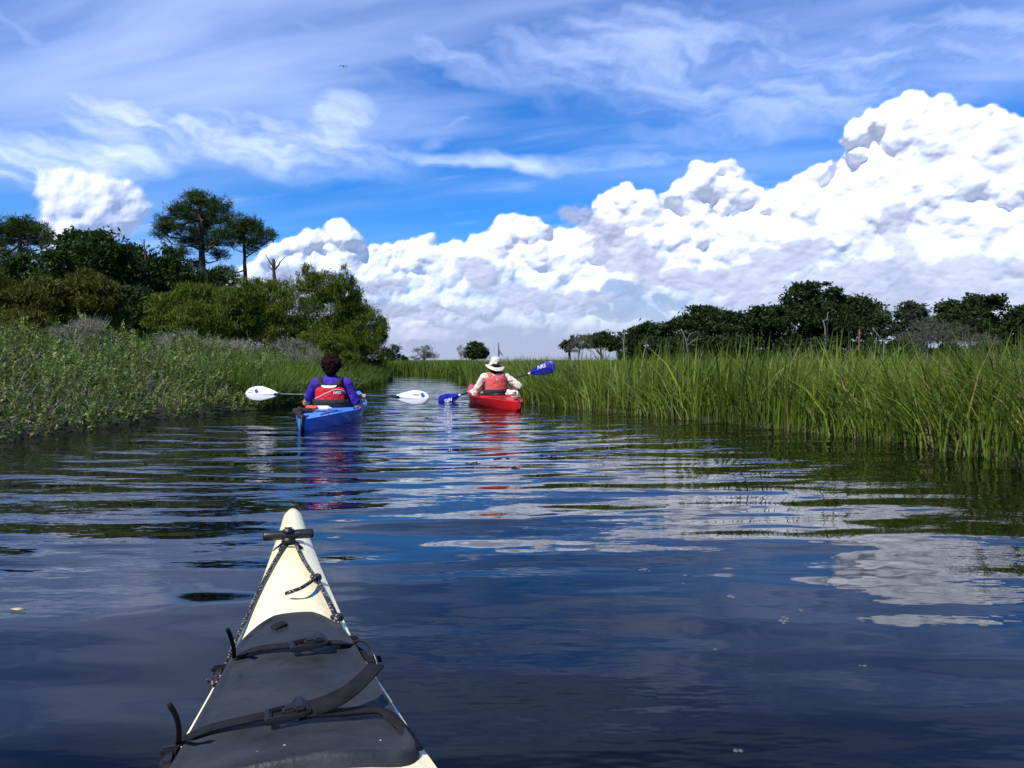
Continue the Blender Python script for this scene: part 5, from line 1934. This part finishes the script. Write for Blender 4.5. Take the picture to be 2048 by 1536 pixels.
    for s in (-1, 1):
        q = smooth_path([(s * .105, -.125, .43), (s * .118, -.075, .487), (s * .115, .0, .508), (s * .11, .075, .48), (s * .10, .12, .41)], 16)
        np_obj('shoulder_strap', [ribbon(q, .052, .012, [(0, -1, .3)] * 3 + [(0, -.5, 1)] * 4 + [(0, 0, 1)] * 3 + [(0, .6, 1)] * 3 + [(0, 1, .3)] * 3)], blk, vest)

    def on_vest(t, z, off=.002):
        k = .004 + .040 + off
        return Vector(((.176 + k) * math.sin(t), -.012 - (.122 + k) * math.cos(t), z))
    np_obj('piping', [tube(smooth_path([on_vest(-.95, .262), on_vest(-.6, .283), on_vest(-.2, .322), on_vest(.2, .362), on_vest(.5, .372), on_vest(.85, .352), on_vest(1.0, .325)], 30), np.full(30, .0030), 6)], M_WHITEINK, vest)
    grey = principled('reflective_grey', (.60, .62, .64), .4)[0]
    arc = [on_vest(t, .418 - .028 * math.sqrt(max(0, 1 - (t / .46) ** 2)), -.010) for t in np.linspace(-.46, .46, 19)]
    arc_t = [on_vest(t, .424, -.026) for t in np.linspace(-.46, .46, 19)]
    vv = np.array([tuple(p) for p in arc + arc_t])
    vv[:19, 1] -= .010
    np_obj('reflective_patch', [(vv, np.array([(i, i + 1, 20 + i, 19 + i) for i in range(18)]))], grey, vest)
    me = text_mesh('NRS', .046, .3)
    co = np.zeros(len(me.vertices) * 3, np.float32)
    me.vertices.foreach_get('co', co)
    co = co.reshape(-1, 3)
    me.vertices.foreach_set('co', np.array([tuple(on_vest(.44 + c[0] / .20, .333 + c[1], .002 + c[2])) for c in co], np.float32).ravel())
    me.update()
    link('lettering', me, M_WHITEINK, vest)
    # things lashed on the stern deck
    bm = Soup()
    r = np.random.default_rng(3)
    for _ in range(7):
        ellipsoid(bm, (r.normal(0, .022), r.normal(0, .02), .03 + r.uniform(0, .025)), (.030, .028, .024))
    t = organic('bundle', bm, cloth('orange_fabric', (.75, .10, .035)), None, .008, 2, .004)
    t.location = M @ Vector((-.035, -.84, float(H.z(0, -.84)) - .004))
    t['label'], t['category'] = 'small orange crumpled bundle on the blue kayak stern', 'bundle'
    bm = Soup()
    capsule(bm, (-.05, 0, .035), (.05, .02, .035), .034, .030)
    capsule(bm, (.05, .02, .035), (.085, .027, .035), .016, .014)
    t = organic('bottle', bm, M_WHITE, None, .006, 1)
    t.location = M @ Vector((.075, -.86, float(H.z(0, -.86)) - .002))
    t['label'], t['category'] = 'small pale bottle lying beside the orange bundle on the blue stern', 'bottle'
    bm = Soup()
    capsule(bm, (-.10, .12, .03), (-.03, -.24, .025), .040, .032)
    capsule(bm, (-.11, .0, .025), (.03, .05, .025), .036, .034)
    capsule(bm, (.0, -.22, .02), (.03, -.36, -.02), .03, .022)
    t = organic('dry_bag', bm, cloth('dark_maroon_fabric', (.022, .006, .009)), None, .010, 3, .006)
    t.location = M @ Vector((-.065, -1.02, float(H.z(0, -1.02)) - .004))
    t['label'], t['category'] = 'dark maroon bag lashed on the left of the blue stern', 'bag'


def build_red_paddler():
    rot = R(15)
    C = Vector((RED_AT.x, 11.9, 0))
    K, H = rec_kayak('red kayak carrying the paddler in the sun hat, beside the right reeds', C, rot, (.56, .010, .012))
    M = Matrix.Translation(C) @ Matrix.Rotation(rot, 4, 'Z')
    Mi = M.inverted()

    def loc(px, py, d):
        return Mi @ pix(px, py, d)
    pl, pr = pix(875, 804, 12.72), pix(1109, 731.5, 11.86)
    paddle('paddle', 'blue-bladed paddle of the paddler in the sun hat, dipped to the left', pl, pr, .46, .20, plastic('blue_blade', (.006, .010, .26), .3, .15), (0, -1, .1), True)
    root = thing('person', 'paddler in tan sun hat, cream shirt and salmon life vest, seen from behind', 'person', M.translation, rot)

    def along(px):
        t = (px - 875) / (1109 - 875)
        return Mi @ pl.lerp(pr, t)
    gl, gr = along(946), along(1024)
    ax = (Mi.to_3x3() @ (pr - pl)).normalized()
    shl, shr = Vector((-.175, .0, .44)), Vector((.175, .0, .445))
    el_, er_ = loc(951, 786, 12.02), loc(1037, 773, 11.98)
    wl, wr = gl + (el_ - gl).normalized() * .085, gr + (er_ - gr).normalized() * .085
    hc, hr = (0, .03, .605), .094
    bm = Soup()
    ellipsoid(bm, hc, (hr * .92, hr * 1.08, hr * 1.20))
    face(bm, hc, hr)
    capsule(bm, (0, -.01, .47), (0, .015, .55), .056, .052)
    capsule(bm, (0, 0, .08), (0, -.01, .25), .145, .135, (1.1, .78))
    capsule(bm, (0, -.01, .25), (0, -.01, .40), .135, .135, (1.15, .72))
    for sh, el, wr_, g_, cu in ((shl, el_, wl, gl, (0, 0, 1)), (shr, er_, wr, gr, (0, 0, 1))):
        capsule(bm, (sh.x * .6, 0, sh.z - .01), sh, .065, .058)
        capsule(bm, sh, el, .052, .042)
        capsule(bm, el, wr_, .042, .028)
        hand(bm, wr_, g_, ax, cu)
    for s in (-1, 1):
        capsule(bm, (s * .09, .02, .06), (s * .15, .48, .15), .085, .062)
        capsule(bm, (s * .15, .48, .15), (s * .10, .88, -.01), .058, .040)
        capsule(bm, (s * .10, .88, -.01), (s * .11, .93, .10), .036, .030)
    organic('body', bm, M_SKIN_PALE, root, .0065, 3)
    eyes(root, hc, hr)
    bm = Soup()
    capsule(bm, (0, 0, .07), (0, -.01, .25), .155, .147, (1.1, .78))
    capsule(bm, (0, -.01, .25), (0, -.01, .40), .147, .147, (1.15, .72))
    capsule(bm, (0, -.008, .44), (0, .0, .495), .08, .062)
    for sh, el, wr_ in ((shl, el_, wl), (shr, er_, wr)):
        capsule(bm, (sh.x * .5, 0, sh.z), sh, .074, .072)
        capsule(bm, sh, el, .074, .068)
        capsule(bm, el, el.lerp(wr_, .92), .066, .044)
    organic('shirt', bm, cloth('cream_shirt', (.78, .74, .58)), root, .008, 3, .013, 5)
    bm = Soup()
    for s in (-1, 1):
        capsule(bm, (s * .09, .02, .06), (s * .145, .46, .14), .095, .078)
        capsule(bm, (s * .145, .46, .14), (s * .105, .82, .02), .075, .055)
    organic('trousers', bm, cloth('tan_trousers', (.28, .23, .15)), root, .010, 3)
    bm = Soup()
    ellipsoid(bm, (0, -.005, .60), (.102, .105, .105))
    ellipsoid(bm, (0, -.05, .545), (.085, .05, .065))
    organic('hair', bm, M_HAIR, root, .007, 1, .006)
    # sun hat: lathe with a drooping, tilted brim
    tan = cloth('tan_hat_cloth', (.62, .58, .44))
    prof = [(0, .168), (.035, .166), (.062, .158), (.076, .142), (.083, .110), (.090, .070), (.098, .040), (.103, .026), (.118, .020), (.142, .010), (.158, .000), (.160, -.004), (.157, -.006), (.140, .003), (.116, .013), (.100, .018), (.094, .030)]
    n = 36
    V = []
    for (rr, zz) in prof:
        for k in range(n):
            a = 2 * PI * k / n
            lift = .022 * (math.cos(a) ** 2) * max(0, (rr - .105) / .05)          # brim curls up at both sides
            droop = -.030 * max(0, -math.sin(a)) * max(0, (rr - .105) / .05)
            V.append((rr * math.cos(a), rr * 1.06 * math.sin(a), zz + lift + droop))
    q = [(i * n + k, i * n + (k + 1) % n, (i + 1) * n + (k + 1) % n, (i + 1) * n + k) for i in range(len(prof) - 1) for k in range(n)]
    hat = np_obj('sun_hat', [(np.array(V), np.array(q))], tan, root)
    hat.location = (0, .015, .605)
    hat.rotation_euler = (R(9), R(5), 0)
    a = np.linspace(0, 2 * PI, 37)
    np_obj('hat_band', [tube(np.stack((.0985 * np.cos(a), .104 * np.sin(a), .042 + 0 * a), 1), np.full(37, .006), 6)], cloth('dark_tan_band', (.36, .33, .24)), hat)
    vm = principled('dark_mesh', (.03, .03, .025), .8)[0]
    th = np.linspace(-.28, .28, 9) - PI / 2 + .35
    vv = np.array([((.0915 + .0025) * math.cos(t) * s_, (.097 + .003) * math.sin(t) * s_, z_) for (z_, s_) in ((.072, 1.0), (.100, .955)) for t in th])
    np_obj('hat_vent', [(vv, np.array([(i, i + 1, 10 + i, 9 + i) for i in range(8)]))], vm, hat)
    sal = cloth('salmon_vest_fabric', (.62, .095, .085), .75)
    blk = cloth('black_vest_side', (.012, .012, .014), .8)
    vest = curved_panel('life_vest', sal, root, 0, -.012, .170, .120, -1.18, 1.18, lambda t: .135 + .02 * abs(t), lambda t: .475 - .055 * max(0, abs(t) - .45), .045, 27, 15)
    curved_panel('vest_waist', blk, vest, 0, -.008, .178, .126, -2.9, 2.9, lambda t: .08, lambda t: .36, .008, 49, 9)
    curved_panel('vest_front', sal, vest, 0, 0, .175, .123, PI - 1.1, PI + 1.1, lambda t: .16, lambda t: .42, .045)
    for s in (-1, 1):
        q = smooth_path([(s * .095, -.13, .46), (s * .108, -.075, .500), (s * .108, .0, .515), (s * .10, .075, .49), (s * .095, .12, .42)], 16)
        np_obj('shoulder_strap', [ribbon(q, .062, .016, [(0, -1, .3)] * 3 + [(0, -.5, 1)] * 4 + [(0, 0, 1)] * 3 + [(0, .6, 1)] * 3 + [(0, 1, .3)] * 3)], sal, vest)

    def on_vest(t, z, off=.002):
        k = .004 + .045 + off
        return Vector(((.170 + k) * math.sin(t), -.012 - (.120 + k) * math.cos(t), z))
    em = [on_vest(t, z) for (t, z) in ((-.10, .415), (-.02, .395), (.08, .418), (.02, .432), (-.06, .432), (-.10, .415))]
    np_obj('emblem', [tube(np.array([tuple(p) for p in em]), np.full(6, .0028), 6)], M_WHITEINK, vest)
    # gear behind the seat
    bm = Soup()
    r = np.random.default_rng(4)
    for k in range(6):
        a = r.uniform(0, 6.28)
        capsule(bm, (.06 * math.cos(a), .05 * math.sin(a), .03 + .01 * k), (.06 * math.cos(a + 1.4), .05 * math.sin(a + 1.4), .035 + .01 * k), .024, .022)
    t = organic('towel', bm, cloth('white_towel_cloth', (.78, .77, .74)), None, .008, 2, .006)
    t.location = M @ Vector((.135, -.56, float(H.z(.12, -.56)) - .006))
    t.scale = (1.25, 1.25, 1.1)
    t['label'], t['category'] = 'crumpled white towel on the red kayak behind the seat', 'towel'
    bm = bmesh.new()
    box_bm(bm, (.15, .10, .022), (0, 0, .011), .008)
    t = bm_obj('pouch', bm, cloth('tan_pouch_cloth', (.42, .33, .20)), None)
    t.location = M @ Vector((.12, -.80, float(H.z(.12, -.80)) - .002))
    t.rotation_euler = (0, 0, rot + .3)
    t['label'], t['category'] = 'flat tan pouch on the red kayak stern deck', 'pouch'


def build_small():
    # bubbles riding on the near water
    m, g, b = principled('bubble_film', (.55, .60, .65), .04)
    g.put(b.inputs['Transmission Weight'], .85)
    g.put(b.inputs['IOR'], 1.18)
    r = np.random.default_rng(12)

    def bubbles(px, py, n, spread, size, label, cat='bubbles'):
        q = pix(px, py, 1.0)
        d = CAM_H / (CAM_H - q.z)
        p = pix(px, py, d)
        bm = bmesh.new()
        for k in range(n):
            rr = size * r.uniform(.5, 1.0)
            res = bmesh.ops.create_uvsphere(bm, u_segments=12, v_segments=8, radius=rr)
            off = Vector((r.normal(0, spread), r.normal(0, spread), -rr * .25))
            for v in res['verts']:
                v.co = Vector((v.co.x, v.co.y, v.co.z * .8)) + off
        bm_obj('foam_bubbles', bm, m, None, label=label, cat=cat, group='bubbles floating on the near water', loc=(p.x, p.y, 0))
    bubbles(1288, 1140, 6, .010, .008, 'bubble cluster farthest of the three larger ones, on blue reflection')
    bubbles(1461, 1193, 4, .007, .009, 'small bubble cluster between the two other larger ones')
    bubbles(1565, 1241, 10, .011, .007, 'largest and nearest bubble cluster on the dark water')
    for i, (px, py, lab) in enumerate(((1372, 1151, 'single dark bubble on the pale cloud reflection'), (1366, 1166, 'tiny bubble just below the single dark one'), (1600, 1221, 'small bubble just above the largest cluster'), (1430, 1300, 'lone tiny bubble on the dark water below the small cluster'),
                                       (1725, 1330, 'lone bubble low on the right of the near water'), (1840, 1088, 'bubble among the ripples near the right reeds'), (1480, 1500, 'bubble near the bottom edge on black water'))):
        bubbles(px, py, 2, .004, .006, lab)
    # a fallen leaf
    q = pix(36, 1222, 1.0)
    p = pix(36, 1222, CAM_H / (CAM_H - q.z))
    v = np.array([(-.022, 0, .004), (0, .006, .007), (.022, 0, .004), (0, -.006, .003), (-.022, 0, .0065), (0, .006, .0095), (.022, 0, .0065), (0, -.006, .0055)])
    f = np.array([(0, 3, 2, 1), (4, 5, 6, 7), (0, 1, 5, 4), (1, 2, 6, 5), (2, 3, 7, 6), (3, 0, 4, 7)])
    link('fallen_leaf', mesh_np('fallen_leaf', v, quads=f), principled('dry_leaf', (.45, .40, .25), .7)[0], label='small pale leaf floating on the dark water at the left edge', cat='leaf', loc=(p.x, p.y, 0))
    # bits of weed drifting behind the kayaks
    wm = principled('drifting_weed', (.012, .012, .008), .5)[0]
    for i, (px, py, lab) in enumerate(((858, 836, 'dark weed scrap between the two kayaks'), (945, 926, 'dark weed scrap below the red reflection'), (996, 918, 'second weed scrap just right of the red reflection'), (1092, 912, 'dark weed scrap right of the red reflection'), (1103, 882, 'dark weed scrap near the first ripples of the right reeds'), (1030, 935, 'pair of weed flecks under the red reflection'))):
        q = pix(px, py, 1.0)
        p = pix(px, py, CAM_H / (CAM_H - q.z))
        parts = []
        for k in range(5):
            a = np.array((r.normal(0, .028), r.normal(0, .03), .001))
            e = a + np.array((r.normal(0, .032), r.normal(0, .03), r.uniform(0, .004)))
            parts.append(tube(crooked(a, e, 4, .1, r), np.full(4, .0035), 5))
        np_obj('floating_weed', parts, wm, None, label=lab, cat='weed', group='weed scraps drifting on the creek', loc=(p.x, p.y, 0))
    # a soaring bird
    c = pix(687, 133, 120)
    bd = thing('bird', 'small dark bird soaring in the upper sky', 'bird', c, R(12))
    m = principled('dark_feathers', (.03, .03, .032), .7)[0]
    bm = Soup()
    capsule(bm, (0, -.22, 0), (0, .24, .02), .05, .07)
    capsule(bm, (0, .24, .02), (0, .36, .02), .05, .02)
    capsule(bm, (0, -.22, 0), (0, -.40, 0), .05, .07, (1.3, .4))
    organic('body', bm, m, bd, .015, 2)
    for s in (-1, 1):
        st = [(0.04, .10, -.12, .03), (.30, .14, -.10, .12), (.52, .10, -.10, .10), (.74, .0, -.10, .02)]
        vv = []
        for (x, ya, yb, z) in st:
            vv += [(s * x, ya, z + .01), (s * x, yb, z), (s * x, yb, z - .012), (s * x, ya, z - .012)]
        q = [(i * 4 + a, i * 4 + (a + 1) % 4, i * 4 + 4 + (a + 1) % 4, i * 4 + 4 + a) for i in range(3) for a in range(4)] + [(0, 1, 2, 3), (12, 15, 14, 13)]
        np_obj('wing', [(np.array(vv), np.array(q))], m, bd, smooth=False)


build_own_kayak()
build_blue_paddler()
build_red_paddler()
build_small()
